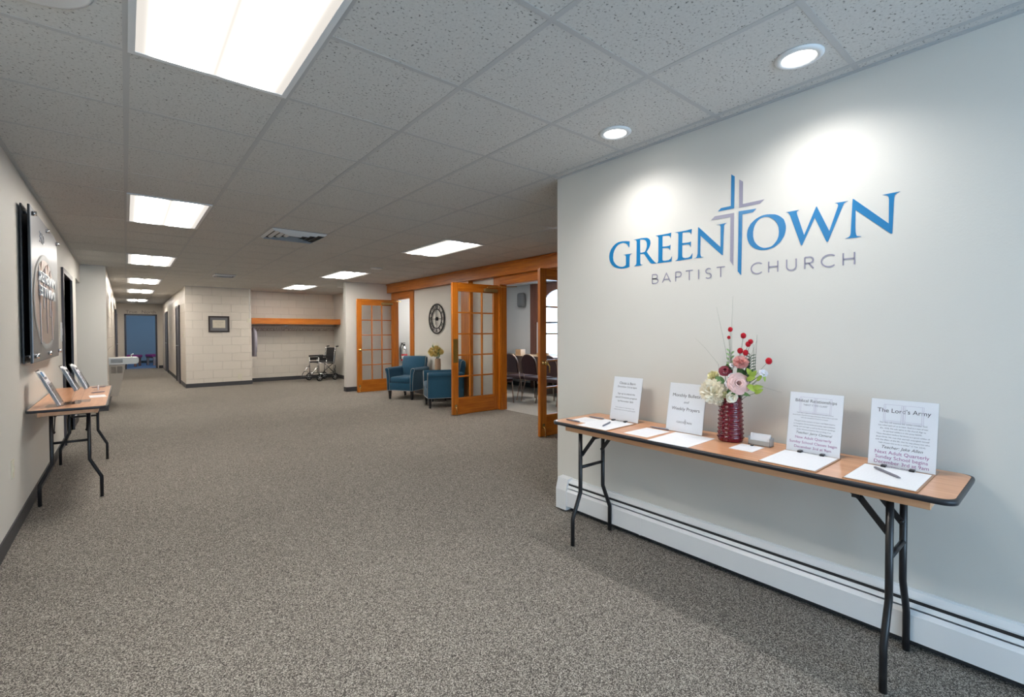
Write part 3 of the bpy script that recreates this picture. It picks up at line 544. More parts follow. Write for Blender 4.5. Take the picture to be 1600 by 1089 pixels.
# ---------------------------------------------------------------- folding tables
def folding_table(label, loc, hang, legs_y):
    """local x 0..0.455 across (wall side high), y 0..1.83; top surface at 0.755"""
    t = thing('folding_table', label, 'table', loc)
    W_, L_, r = .445, 1.83, .045
    pts = []
    for cx, cy, a in ((W_-r, L_-r, 0), (r, L_-r, 90), (r, r, 180), (W_-r, r, 270)):
        for i in range(7): an = math.radians(a+15*i); pts.append((cx+r*math.cos(an), cy+r*math.sin(an)))
    ins = [(W_/2+(x-W_/2)*(1-.008/W_*2), L_/2+(y-L_/2)*(1-.008/L_*2)) for x, y in pts]
    MB().prism(ins, .737, .755).build('tabletop', 'laminate', t)
    e = MB(); n = len(pts)
    prof = [(0.0, .7545), (1.0, .7535), (1.25, .746), (1.0, .7355), (0.0, .7345)]
    rings = []
    for k in range(n):
        x, y = ins[k]; dx, dy = pts[k][0]-x, pts[k][1]-y
        rings.append([e.bm.verts.new((x+dx*a, y+dy*a, z)) for a, z in prof])
    for k in range(n):
        a, b2 = rings[k], rings[(k+1) % n]
        for j in range(5):
            f = e.bm.faces.new((a[j], b2[j], b2[(j+1) % 5], a[(j+1) % 5])); f.smooth = True
    e.build('edge_band', 'edge', t)
    MB().box(.055, .073, .07, L_-.07, .695, .737, bev=.002).box(W_-.073, W_-.055, .07, L_-.07, .695, .737, bev=.002).box(.073, W_-.073, .07, .088, .700, .737).box(.073, W_-.073, L_-.088, L_-.07, .700, .737).build('apron', 'ply', t)
    for yl, s in legs_y:                      # s: direction of the brace along y
        for xf, xt in ((.075, .112), (W_-.075, W_-.112)):
            out = .075 if xf < .2 else W_-.075
            xa = .115 if xf < .2 else W_-.115
            kx = .075-.03 if xf < .2 else W_-.075+.03
            l = MB().tube([(xa, yl, .734), (xa, yl, .34), (xa, yl, .315), ((xa+kx)/2, yl, .24), (kx, yl, .165), (kx, yl, .14), (kx, yl, .004)], .0125, 14)
            l.build('leg', 'black', t)
        MB().tube([(.115, yl, .47), (W_-.115, yl, .47)], .010, 12).build('crossbar', 'black', t)
        MB().tube([(.078, yl, .716), (W_-.078, yl, .716)], .0125, 12).build('pivot_bar', 'black', t)
        for xa in (.13, W_-.13):
            b_ = MB().box(-.003, .003, -.011, .011, 0, .155, mtx=Matrix.Translation((xa, yl, .545)) @ Matrix.Rotation(-s*math.radians(38), 4, 'X'))
            b_.box(-.003, .003, -.011, .011, 0, .16, mtx=Matrix.Translation((xa, yl+s*.092, .655)) @ Matrix.Rotation(-s*math.radians(60), 4, 'X') if False else Matrix.Translation((xa, yl+s*.088, .660)) @ Matrix.Rotation(-s*math.radians(52), 4, 'X') @ Matrix.Diagonal((1, 1, .72, 1)))
            b_.ball((xa, yl+s*.002, .552), .009, 6).ball((xa, yl+s*.092, .664), .009, 6)
            b_.build('brace', 'black', t)
        MB().box(.115, W_-.115, -.012, .012, -.008, .008, mtx=Matrix.Translation((0, yl+s*.105, .672))).build('lock_bar', 'black', t)
    return t
TX, TY, TZ = 2.055, .240, .755
folding_table('long wood-topped folding table with black legs against the feature wall', (TX, TY, 0), 0, ((.19, 1), (1.69, -1)))
folding_table('wood-topped folding table with black legs against the left wall', (-.565, 4.70, 0), 0, ((.22, 1), (1.66, -1)))

# ---------------------------------------------------------------- notices in clear stands
def notice(name, label, x, y, w_, h, face, rows, extra=None, z=.757, tilt=11):
    """leaning clear stand with a printed sheet; face -1 looks to -X, +1 looks to +X. lettering plane: u right, v up"""
    t = thing(name, label, 'notice', (x, y, z), 0 if face < 0 else PI)
    a = math.radians(tilt)
    # local frame of the sheet: u -> -Y, v -> up leaning to +X, n -> -X
    Mx = Matrix(((0, math.sin(a), -math.cos(a), 0), (-1, 0, 0, 0), (0, math.cos(a), math.sin(a), 0), (0, 0, 0, 1)))
    MB().box(-w_/2, w_/2, 0, h, -.0042, -.0022, mtx=Mx).box(-w_/2, w_/2, 0, h, .0008, .0024, mtx=Mx).box(-w_/2, w_/2, -.0018, 0, -.0042, .0024, mtx=Mx).box(-.001, .075, -w_/2, w_/2, -.0016, .0004).build('acrylic_stand', 'acrylic', t)
    MB().box(-w_/2+.002, w_/2-.002, .001, h-.001, -.0020, .0004, mtx=Mx).build('sheet', 'paper_gloss', t)
    M2 = Mx @ Matrix.Translation((0, 0, .0007))
    for ink, rr, sh in rows:
        text('print', rr, ink, t, M2, .00005, sh)
    if extra: extra(t, M2)
    return t
def lines(strs, size, top, gap): return [(s_, size, 0, top-i*gap, 'CENTER') for i, s_ in enumerate(strs)]
NB = [2.372, 2.348, 2.368, 2.380]
notice('notice_stand', 'clear stand with a short printed notice, leftmost on the long table', 2.371, 1.761, .212, .272, -1,
   [('ink', lines(['Christ is Born'], .021, .226, 0)+[('__________', .017, 0, .228, 'CENTER')]+lines(['December 3rd at 6pm'], .0155, .205, 0)+lines(['Sign up to attend this', 'special Christmas program', 'by November 26th'], .0148, .162, .023), 0),
    ('ink_grey', lines(['All are welcome to come and join in the', 'children of the church at this special program'], .0085, .078, .014), 0)])
def mini_logo(t, M2):
    k = .088/1.52
    for nm, c_, pl in LOGO:
        fill_poly('print', [[((x-.76)*k, .048+(y-1.72)*k) for x, y in q] for q in pl], 'ink' if c_ == 'blue' else 'ink_grey', t, M2 @ Matrix.Translation((0, 0, .0001)), .00003)
notice('notice_stand', 'clear stand with the two-line monthly bulletin notice, left of the flower vase', 2.345, 1.349, .215, .268, -1,
   [('ink', lines(['Monthly Bulletin'], .0255, .192, 0)+lines(['Weekly Prayers'], .0255, .118, 0), 0), ('ink_grey', lines(['and'], .02, .158, 0), .3)], mini_logo)
def book(t, M2):
    q = MB()
    def ln(x0, y0, x1, y1):
        d = Vector((x1-x0, y1-y0)); n = Vector((-d.y, d.x)).normalized()*.0006
        q.quad(*[M2 @ Vector((*p, .00012)) for p in ((x0+n.x, y0+n.y), (x1+n.x, y1+n.y), (x1-n.x, y1-n.y), (x0-n.x, y0-n.y))])
    for x0, x1 in ((-.062, -.001), (.001, .062)):
        for o_ in (0, .005): ln(x0+o_, .180+o_, x1-o_, .180+o_); ln(x0+o_, .180, x0+o_, .25); ln(x1-o_, .180, x1-o_, .25)
        ln(x0, .25, x1, .25)
    q.build('print', 'ink_pale', t)
notice('notice_stand', 'clear stand with a class notice titled Biblical Relationships, right of the card holder', 2.366, .744, .212, .272, -1,
   [('ink', lines(['Biblical Relationships'], .0195, .228, 0), 0), ('ink_grey', lines(['"NEXT STEPS CLASS"'], .0105, .212, 0)+lines(['This class is open to everybody and we look at how', 'much God\'s Word encourages believers relationship to growth', 'with the wonderful Word of scripture.'], .0068, .176, .0105)+lines(['The goal of this series is to learn real Bible lessons', 'to recognize Christ inside parenting responsibilities,', 'dating, and marriage as well as the church workings', 'of the Word of God for the working of us.'], .0078, .138, .0125), 0),
    ('ink', lines(['Teacher: Jerry Cameral'], .0148, .084, 0), .3), ('ink_purple', lines(['New Adult Quarterly', 'Sunday School Classes begin', 'December 3rd at 9am'], .0162, .062, .021), 0)], book)
notice('notice_stand', 'clear stand with a class notice titled The Lord\'s Army, rightmost on the long table', 2.379, .441, .212, .272, -1,
   [('ink', lines(["The Lord's Army"], .024, .218, 0), 0), ('ink_grey', lines(['This class will examine this soldier-minister God', 'has called each of us to have. God is a man of war', '(Ex. 15:3). He calls saints in the church Age to', 'be spiritual soldiers in the army NOW.', '"Thou therefore endure hardness as a good soldier of', 'Jesus Christ. No man that warreth entangleth himself', 'with the affairs of this life; that he may please him who', 'hath chosen him to be a soldier" (2 Tim. 2:3-4).'], .0076, .174, .0118), 0),
    ('ink', lines(['Teacher: Jake Allen'], .0165, .072, 0), .3), ('ink_purple', lines(['Next Adult Quarterly', 'Sunday School begins', 'December 3rd at 9am'], .0190, .050, .0195), 0)], book)

# ---------------------------------------------------------------- clipboards, sheets, pens, cards
def clipboard(label, x, y, rz=0, board='fibre', sheets=1, dx=.30, dy=.215, lz=.7553):
    t = thing('clipboard', label, 'clipboard', (x, y, lz), rz)
    MB().box(-dx/2, dx/2, -dy/2, dy/2, 0, .0032, bev=.001).build('board', board, t)
    MB().box(-dx/2+.006, dx/2-.018, -dy/2+.007, dy/2-.003, .0034, .0044).build('paper', 'paper', t)
    c = MB().box(dx/2-.024, dx/2-.010, -.055, .055, .0046, .0085, bev=.0015)
    c.build('clip_bar', 'chrome', t)
    MB().box(dx/2-.030, dx/2-.006, .035, .052, .0046, .013, bev=.002).build('clip_foot', 'black', t); MB().box(dx/2-.030, dx/2-.006, -.052, -.035, .0046, .013, bev=.002).build('clip_foot', 'black', t)
    q = MB()
    for k in range(9): q.box(dx/2-.055-k*.024, dx/2-.0545-k*.024, -dy/2+.018, dy/2-.018, .00445, .0046)
    q.build('ruled_lines', 'ink_pale', t)
    return t
def sheet(label, x, y, dx, dy, rz=0, z=.7553, name='paper_sheet', cat='paper'):
    t = thing(name, label, cat, (x, y, z), rz)
    MB().box(-dx/2, dx/2, -dy/2, dy/2, 0, .0012).build('paper', 'paper', t)
    q = MB()
    for k in range(10):
        xx = dx/2-.03-k*(dx-.05)/10; q.box(xx, xx+.0012, -dy/2+.02, dy/2-.02-(.03 if k % 3 == 2 else 0), .00125, .0014)
    q.build('print', 'ink_pale', t); return t
def pen(label, x0, y0, x1, y1, z):
    c = Vector(((x0+x1)/2, (y0+y1)/2, z)); an = math.atan2(y1-y0, x1-x0); L_ = math.hypot(x1-x0, y1-y0)
    t = thing('pen', label, 'pen', c, an)
    X = Matrix.Rotation(PI/2, 4, 'Y')
    MB().lathe([(0, -L_/2), (.0012, -L_/2+.002), (.0042, -L_/2+.018), (.0048, 0), (.0045, L_/2-.012), (.003, L_/2), (0, L_/2)], n=14, mtx=X).build('barrel', 'ink_grey', t)
    MB().box(L_/2-.05, L_/2-.004, -.001, .001, .0045, .006).build('clip', 'steel', t)
    return t
clipboard('clipboard at the left end of the long table with a pen lying across it', 2.200, 1.755, .04)
clipboard('clipboard in front of the Biblical Relationships notice, blank sheet and no pen', 2.222, .743)
clipboard('clipboard in front of The Lord\'s Army notice with a dark pen across it', 2.222, .444)
pen('slim dark pen lying on the clipboard at the right end of the long table', 2.20, .405, 2.298, .505, .7645)
pen('dark pen lying on the clipboard at the left end of the long table', 2.12, 1.72, 2.25, 1.765, .7645)
sheet('loose printed sheet at the far left corner of the long table', 2.225, 1.935, .15, .13, .03)
pen('brown pencil lying behind the loose sheet at the far left corner', 2.318, 1.99, 2.322, 1.87, .7605)
pen('brown pencil lying in front of the loose sheet at the far left corner', 2.135, 2.02, 2.13, 1.90, .7605)
sheet('smaller white sheet between the two left notices', 2.205, 1.482, .216, .145, .0)
pen('black pen lying at the wall end of the smaller white sheet', 2.335, 1.55, 2.335, 1.43, .7605)
sheet('large white sheet in front of the monthly bulletin notice', 2.195, 1.272, .28, .215, .03)
s_ = sheet('small white note card in front of the card holder', 2.268, .982, .135, .105, .0, name='note_card', cat='card')
MB().box(.052, .064, -.006, .006, .0013, .006, bev=.001).build('clip', 'black', s_)
ch = thing('card_holder', 'grey desktop holder for business cards, right of the red vase', 'card holder', (2.378, .963, .7553), 0)
MB().box(-.022, -.019, -.05, .05, 0, .024, bev=.001).box(-.022, .022, -.05, .05, 0, .003).box(-.022, .022, -.05, -.047, 0, .04).box(-.022, .022, .047, .05, 0, .04).box(.019, .022, -.05, .05, 0, .04).build('body', mat('smoky_plastic', (.36, .36, .35), .3), ch)
for k in range(6):
    c = tag(MB().box(-.0004, .0004, -.044, .044, 0, .051, mtx=Matrix.Rotation(.12, 4, 'Y')).build('business_card', 'paper', None, (2.364+k*.0024, .963, .7595)), 'white business card standing in the grey desktop holder', 'card', 'business cards in the holder')
lab_ = text('print', [('Greentown', .009, 0, .034, 'CENTER')], 'ink_grey', c, Matrix(((0, 0, -1, -.0006), (-1, 0, 0, 0), (0, 1, 0, 0), (0, 0, 0, 1))), .00003)
bpy.data.objects.remove(lab_)

# ---------------------------------------------------------------- red vase and its flowers
VX, VY, VZ = 2.365, 1.103, .7553
v = thing('vase', 'ribbed ruby red glass vase on the long table', 'vase', (VX, VY, VZ))
prof = [(0, .0), (.054, .0), (.058, .006)]
for k in range(10):
    z = .010+k*.0212; rr = .0605-.0085*(k/9); prof += [(rr-.003, z), (rr-.0008, z+.005), (rr, z+.0105), (rr-.0008, z+.016), (rr-.003, z+.0205)]
prof += [(.0500, .224), (.0465, .224), (.0445, .21), (.050, .02), (0, .012)]
MB().lathe(prof, n=48).build('body', 'ruby', v)
# cut notches of the glass read as small bosses round each rib
q = MB()
for k in range(10):
    z = .0205+k*.0212; rr = .0615-.0085*(k/9)
    for i in range(20):
        a = 2*PI*(i+.5*(k % 2))/20; q.ball(((rr-.001)*math.cos(a), (rr-.001)*math.sin(a), z), .0032, 6, (1, 1, .8))
q.build('boss', 'ruby', v)
def petal(q, c, nrm, r_in, r_out, ang, wd, cup, lift):
    """one cupped petal of a bloom with axis nrm"""
    n = Vector(nrm).normalized(); a = n.cross(Vector((0, 0, 1)) if abs(n.z) < .9 else Vector((1, 0, 0))).normalized(); b = n.cross(a)
    rows = []
    for i in range(4):
        f = i/3; row = []
        for j in range(5):
            g_ = (j-2)/2; th = ang+g_*wd*(.55+.45*math.sin(PI*min(f*.8+.2, 1)))*.5
            rr = r_in+(r_out-r_in)*(f-.12*f*g_*g_)
            h = lift*f*f+cup*(g_*g_)*.3*r_out + (r_out*.08*math.sin(j*2.1+ang*3) if i == 3 else 0)
            row.append(q.bm.verts.new(Vector(c)+a*rr*math.cos(th)+b*rr*math.sin(th)+n*h))
        rows.append(row)
    for i in range(3):
        for j in range(4):
            f = q.bm.faces.new((rows[i][j], rows[i][j+1], rows[i+1][j+1], rows[i+1][j])); f.smooth = True
def bloom(q, c, nrm, r, layers, per, cup=.5, jag=.0):
    for L_ in range(layers):
        f = (L_+1)/layers; n_ = max(3, int(per*(.5+.5*f)))
        for k in range(n_):
            petal(q, c, nrm, r*.05, r*(.25+.75*f)*random.uniform(1-jag, 1+jag*.4), 2*PI*(k+.37*L_*2)/n_, 2*PI/n_*2.0, cup, r*(1.0-.85*f))
def basis_of(nrm):
    n = Vector(nrm).normalized(); a = n.cross(Vector((0, 0, 1))).normalized(); return n, a, n.cross(a)
def patch(q, fn, nu, nv):
    g_ = [[q.bm.verts.new(fn(i/nu, j/nv)) for j in range(nv+1)] for i in range(nu+1)]
    for i in range(nu):
        for j in range(nv): f = q.bm.faces.new((g_[i][j], g_[i][j+1], g_[i+1][j+1], g_[i+1][j])); f.smooth = True
def rose_head(q, c, nrm, r, rings=7):
    n, a, b = basis_of(nrm)
    for i in range(rings):
        R_ = r*(.10+.90*(i/(rings-1))**.9); cnt = 3+i; top = r*(.34-.44*(i/(rings-1))**1.3)
        for k in range(cnt):
            a0 = 2*PI*(k+.41*i)/cnt; sp_ = 2*PI/cnt*1.45; dr = random.uniform(.94, 1.05); dh = random.uniform(-.04, .04)*r
            def fn(u, v):
                th = a0+(v-.5)*sp_; edge = (2*v-1)**2
                rr = R_*dr*(.55+.45*u)*(1-.10*edge)+(r*.09 if u > .8 else 0)*(1-edge*.5)*(i > 0)+abs(v-.5)*r*.05
                h = -r*.42+(top+r*.42)*math.sin(u*PI/2)+dh-(r*.05*(u > .8))-edge*r*.10*u
                return Vector(c)+a*rr*math.cos(th)+b*rr*math.sin(th)+n*h
            patch(q, fn, 5, 6)
def ruffle_head(q, c, nrm, r, cnt=70, flat=.8, size=.60):
    n, a, b = basis_of(nrm)
    q.ball(Vector(c), r*.42, 8)
    for k in range(cnt):
        z = 1-(k+.5)/cnt*1.45; ph = k*2.39996; s = math.sqrt(max(0, 1-z*z)); d_ = (a*s*math.cos(ph)+b*s*math.sin(ph)+n*z*flat)
        t1 = d_.cross(n+a*.01).normalized() if s > .05 else a; out = d_.normalized(); t2 = (n*.9+out*.35+b*random.uniform(-.3, .3)).normalized()
        w_ = r*size*random.uniform(.8, 1.2); p0 = Vector(c)+d_*r*.50; fz = random.uniform(0, 6)
        def fn(u, v): return p0+out*r*.50*u+t2*w_*.30*u*u+t1*w_*(v-.5)*(.5+.8*u)+(out*.16+t2*.16)*w_*math.sin(v*10+fz)*u
        patch(q, fn, 3, 5)
def flower(name, label, cat, mouth, head, nrm, r, layers, per, m, stem='dkgreen', jag=.05, group=None, sr=.0016):
    """bloom on a stem rising out of the vase mouth"""
    t = thing(name, label, cat, mouth, 0, group); hd = Vector(head)-Vector(mouth)
    q = MB()
    if name == 'rose': rose_head(q, hd, nrm, r)
    elif name in ('peony', 'carnation', 'yellow_flower', 'dahlia'): ruffle_head(q, hd, nrm, r*.92, 80 if r > .03 and name != 'yellow_flower' else 40)
    else:
        bloom(q, hd, nrm, r, layers, per, .5, jag); q.ball(hd+Vector(nrm).normalized()*r*.05, r*.18, 6)
    q.build('petals', m, t)
    MB().tube([(0, 0, 0), Vector((hd.x*.35, hd.y*.35, hd.z*.6)), hd-Vector(nrm).normalized()*r*.05], sr, 6).build('stem', stem, t)
    return t
mo = lambda dx, dy: (VX+dx, VY+dy, VZ+.19)
CN = Vector((-.75, -.55, .25))
flower('rose', 'large blush pink garden rose at the front of the red vase', 'flower', mo(-.02, -.02), (2.315, 1.042, 1.052), (-.75, -.6, .28), .050, 8, 11, 'blush')
flower('carnation', 'frilly pink carnation above the large blush rose', 'flower', mo(0, -.01), (2.345, 1.046, 1.150), (-.6, -.45, .65), .034, 7, 18, 'pink', jag=.22)
flower('rose', 'dark burgundy rose at upper left of the bouquet', 'flower', mo(-.01, .02), (2.340, 1.120, 1.110), (-.7, -.3, .6), .030, 7, 9, 'burgundy')
flower('peony', 'big ivory white peony hanging at the left of the bouquet', 'flower', mo(-.02, .03), (2.318, 1.168, 1.000), (-.8, -.3, .25), .060, 9, 17, 'ivory', jag=.25)
flower('peony', 'smaller ivory bloom low on the left rim of the red vase', 'flower', mo(-.02, .035), (2.330, 1.140, .968), (-.6, .1, -.3), .034, 4, 9, 'ivory', jag=.22)
flower('dahlia', 'pale yellow bloom behind the ivory peony', 'flower', mo(.0, .03), (2.36, 1.186, 1.070), (-.6, .3, .5), .030, 4, 11, 'yellowish', jag=.25)
flower('daisy', 'small cream flower at the rim of the red vase', 'flower', mo(-.03, .0), (2.312, 1.103, .990), (-.8, -.4, .3), .020, 3, 8, 'yellowish', jag=.1)
flower('lily', 'small white blossom just above the ivory peony', 'flower', mo(-.01, .01), (2.322, 1.091, 1.045), (-.8, -.3, .5), .024, 2, 5, 'whitep', jag=.1)
flower('lily', 'small white blossom beside the burgundy rose', 'flower', mo(0, .01), (2.335, 1.082, 1.080), (-.7, -.5, .5), .020, 2, 5, 'whitep', jag=.1)
flower('lily', 'small white blossom between burgundy rose and carnation', 'flower', mo(0, .0), (2.35, 1.085, 1.135), (-.6, -.2, .8), .018, 2, 5, 'whitep', jag=.1)
flower('cosmos', 'pale pink open flower at the right of the bouquet', 'flower', mo(.0, -.03), (2.345, .942, 1.105), (-.5, -.5, .6), .022, 2, 8, 'whitep', jag=.1)
flower('magnolia', 'broad cream petal bloom over the front rim of the red vase', 'flower', mo(-.03, -.01), (2.315, 1.075, .982), (-.8, -.5, -.1), .030, 2, 5, 'ivory', jag=.1)
for i, (y, z, r) in enumerate(((1.100, 1.315, .0125), (1.107, 1.275, .009), (1.036, 1.284, .0145), (1.002, 1.255, .013), (1.013, 1.243, .014), (1.051, 1.210, .015), (1.025, 1.201, .015), (.919, 1.165, .0165))):
    m0 = mo(.005*(i % 3), -.01*(i % 4)); t = thing('globe_flower', ('crimson globe flower topmost of its kind in the red vase', 'smallest crimson globe flower, just under the topmost', 'crimson globe flower alone right of the two tallest', 'crimson globe flower at the top of the touching right pair', 'crimson globe flower at the bottom of the touching right pair', 'crimson globe flower left of the low middle pair', 'crimson globe flower right of the low middle pair', 'crimson globe flower far out to the right of the bouquet')[i], 'flower', m0, 0, 'crimson globe flowers in the red vase')
    hd = Vector((2.35, y, z))-Vector(m0); q = MB(); q.ball(hd, r*.86, 8, (1, 1, 1.15))
    for k in range(90):
        d_ = Vector((random.gauss(0, 1), random.gauss(0, 1), random.gauss(0, 1))).normalized(); s = d_.cross(Vector((.3, .5, .8))).normalized()*.0009
        q.bm.faces.new([q.bm.verts.new(p) for p in (hd+d_*r*.75+s, hd+d_*r*.75-s, hd+d_*r*1.12*Vector((1, 1, 1)).length/1.732)])
    q.build('head', 'redball', t)
    MB().tube([(0, 0, 0), (hd.x*.5, hd.y*.45, hd.z*.55), hd], .0009, 5).build('stem', 'dkgreen', t)
def leafy(label, mouth, leaves, m, name='leaf_spray', cat='foliage'):
    t = thing(name, label, cat, mouth); st = MB(); q = MB()
    for (x, y, z, L_, wd, dx, dy, dz) in leaves:
        p = Vector((x, y, z))-Vector(mouth); d_ = Vector((dx, dy, dz)).normalized(); s = d_.cross(Vector((-.75, -.55, .3))).normalized()
        n_ = s.cross(d_); rows = []
        for i in range(6):
            f = i/5; wv = wd*math.sin(PI*min(1, .12+f*.88))**.8*(1 if i < 5 else .05)
            c = p+d_*L_*(f-.5)+n_*(.12*L_*math.sin(PI*f)); rows.append([q.bm.verts.new(c+s*wv/2), q.bm.verts.new(c-n_*wd*.08), q.bm.verts.new(c-s*wv/2)])
        for i in range(5):
            for j in range(2):
                f = q.bm.faces.new((rows[i][j], rows[i][j+1], rows[i+1][j+1], rows[i+1][j])); f.smooth = True
        st.tube([(0, 0, 0), (p-d_*L_*.5)*.6+Vector((0, 0, .01)), p-d_*L_*.45], .0012, 5)
    q.build('leaves', m, t); st.build('stem', 'dkgreen', t); return t
leafy('broad dark green leaves tucked between the blooms', mo(-.02, 0), [(2.315, 1.073, 1.005, .055, .038, .1, -.6, .3), (2.325, 1.141, 1.062, .055, .034, .1, .8, .45), (2.33, 1.02, 1.0, .06, .02, 0, -1, -.2), (2.35, 1.0, 1.10, .05, .03, 0, -.3, 1), (2.36, 1.05, 1.10, .06, .04, 0, .6, .8), (2.37, 1.12, 1.12, .05, .03, 0, .2, 1), (2.36, 1.08, 1.03, .07, .05, 0, .5, .5), (2.36, 1.03, 1.06, .07, .05, 0, -.5, .6), (2.36, 1.15, 1.04, .06, .04, 0, .8, .3)], 'green')
leafy('lime green leaves at the right of the bouquet', mo(0, -.03), [(2.335, .982, 1.100, .050, .024, 0, -.5, .6), (2.33, .990, 1.078, .045, .024, 0, -.9, .3), (2.34, 1.005, 1.11, .04, .022, 0, .5, .9), (2.335, .962, 1.038, .055, .024, 0, -.9, .2), (2.335, .985, 1.030, .055, .03, 0, -.7, -.5), (2.335, .955, 1.02, .045, .02, 0, -.8, .5), (2.34, .955, 1.085, .04, .016, 0, -.6, .9), (2.34, .935, 1.085, .04, .012, 0, -.2, -1)], 'lime')
leafy('pale green sprig with small leaves, upper left of the bouquet', mo(.01, .02), [(2.35, 1.099+(.012 if k % 2 else -.012), 1.135+.011*k, .022, .010, 0, (.7 if k % 2 else -.7), .6) for k in range(8)], 'pale_green')
leafy('dark feathery fern sprig at upper right of the bouquet', mo(.01, -.02), [(2.36, 1.005+(.014 if k % 2 else -.014), 1.12+.007*k, .026, .005, 0, (.9 if k % 2 else -.9), .3) for k in range(12)], 'dkgreen')
def grass(label, mouth, pts, r=.0010):
    P = [Vector(p)-Vector(mouth) for p in pts]; P = [Vector((0, 0, 0))]+P
    o = tag(MB().tube(P, r, 5, rs=[r*1.5]+[r*(1-.7*i/(len(P)-1)) for i in range(1, len(P))]).build('grass_blade', 'dkgreen', None, mouth), label, 'foliage')
grass('long thin grass blade curving up to the left above the bouquet', mo(.01, .01), [(2.36, 1.115, 1.15), (2.35, 1.135, 1.27), (2.35, 1.170, 1.430)])
grass('long thin grass blade standing straight up above the bouquet', mo(.01, 0), [(2.36, 1.095, 1.15), (2.355, 1.096, 1.3), (2.35, 1.088, 1.48)])
grass('dark upright reed at the right of the globe flowers, tallest of four', mo(.01, -.01), [(2.36, .985, 1.12), (2.355, .974, 1.288)], .0018)
grass('dark upright reed just left of the tallest reed', mo(.012, -.02), [(2.36, .990, 1.12), (2.355, .992, 1.245)], .0018)
grass('dark reed leaning right towards the tip of the tallest reed', mo(.014, -.01), [(2.36, 1.02, 1.14), (2.355, .975, 1.262)], .0012)
grass('dark short reed between the other reeds', mo(.01, -.015), [(2.36, .982, 1.12), (2.355, .988, 1.22)], .0014)
grass('thin bare twig reaching out to the right under the pale pink flower', mo(0, -.03), [(2.34, 1.0, 1.06), (2.345, .93, 1.038), (2.35, .861, 1.022)], .0008)
grass('very thin blade arching out to the far left of the bouquet', mo(0, .03), [(2.35, 1.16, 1.14), (2.35, 1.23, 1.22), (2.35, 1.285, 1.272)], .0006)
# ---------------------------------------------------------------- left wall: metal artwork, plates, leaflets
aw = thing('wall_plaque', 'large brushed metal plaque with a ring and copper inlays on the left wall', 'plaque', (XL, 4.66, 1.095))
AY, AZ = 1.64, 1.125
Ma = Matrix(((0, 0, 1, 0), (1, 0, 0, 0), (0, 1, 0, 0), (0, 0, 0, 1)))   # u -> +Y, v -> up, n -> +X   (mirror-safe: text uses Mt)
Mt = Matrix(((0, 0, 1, .066), (-1, 0, 0, AY), (0, 1, 0, 0), (0, 0, 0, 1)))
MB().box(.012, .022, .0, AY, 0, AZ).build('shadow_panel', 'black', aw)  # black sheet standing in for the shadow of the plaque on the wall
MB().box(.050, .062, .0, AY, 0, AZ, bev=.001).build('edge_panel', 'black', aw)
MB().box(.062, .065, .006, AY-.006, .006, AZ-.006).build('face_panel', 'plaque', aw)
q = MB(); n = 64; PY, PZ, RX, RZ = .76, .47, .70, .385
def ell(k, rx, rz, x): a = 2*PI*k/n; return Vector((x, PY+rx*math.cos(a), PZ+rz*math.sin(a)))
for k in range(n):
    q.quad(ell(k, RX, RZ, .068), ell(k+1, RX, RZ, .068), ell(k+1, RX-.055, RZ-.042, .068), ell(k, RX-.055, RZ-.042, .068))
q.build('ring', mat('grey_ring', (.30, .31, .32), .5, .3), aw)
q = MB(); q.bm.faces.new([q.bm.verts.new(ell(k, RX-.055, RZ-.042, .0665)) for k in range(n)]); q.build('disc', mat('rosy_steel', (.48, .41, .38), .4, 1), aw)
for cx, z0, z1, wd in ((.42, .14, .78, .17), (.80, .22, .80, .20), (1.13, .16, .68, .15), (.62, .42, .74, .06), (1.0, .36, .76, .05)):
    poly = [(cx-wd/2, z1-.05), (cx-.04, z1-.02), (cx+.01, z1-.09), (cx+wd*.3, z1), (cx+wd/2, z1-.16), (cx+wd*.22, (z0+z1)/2+.06), (cx+wd*.30, (z0+z1)/2-.02), (cx+.014, z0), (cx-.014, z0), (cx-wd*.25, (z0+z1)/2-.01), (cx-wd*.40, (z0+z1)/2+.07)]
    MB().prism(poly, .069, .072, Ma).build('copper_inlay', 'copper', aw)
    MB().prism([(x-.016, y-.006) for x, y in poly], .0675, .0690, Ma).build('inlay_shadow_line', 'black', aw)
text('word', [('GIVE', .12, AY-.56, .93, 'CENTER')], 'steel', aw, Mt, .003)
for wd_, z_, s_ in (('MINISTER', .615, 1.75), ('INVITE', .505, 2.4)):
    text('word', [(wd_, .135, 0, 0, 'CENTER')], 'white', aw, Mt @ Matrix.Translation((AY-.76, z_, .012)) @ Matrix.Diagonal((s_, .85, 1, 1)), .004)
for y in (.08, AY/2, AY-.08):
    for z in (.05, AZ-.05):
        MB().tube([(.0, y, z), (.085, y, z)], .012, 14).tube([(.066, y, z), (.090, y, z)], .017, 14).build('standoff', 'chrome', aw)
def plate(name, label, cat, loc, hw, hh, m='cream', face='x', s=1, kind='switch'):
    t = thing(name, label, cat, loc)
    if face == 'x': MB().box(0 if s > 0 else -.007, .007 if s > 0 else 0, -hw, hw, -hh, hh, bev=.002).build('plate', m, t); MB().box(.007*s if s > 0 else -.012, .012 if s > 0 else -.007, -hw*.3, hw*.3, -hh*.35, hh*.35).build('rocker' if kind == 'switch' else 'socket', m, t)
    else: MB().box(-hw, hw, -.007, 0, -hh, hh, bev=.002).build('plate', m, t); MB().box(-hw*.35, hw*.35, -.012, -.007, -hh*.5, hh*.5).build('rocker' if kind == 'switch' else 'socket', m, t)
    return t
plate('wall_outlet', 'cream outlet plate low on the left wall before the folding table', 'outlet', (XL, 4.27, .445), .035, .058, kind='o')
plate('sign_plate', 'narrow white plate on the left wall beside the dark door', 'plate', (XL, 7.36, 1.33), .05, .11, 'white')
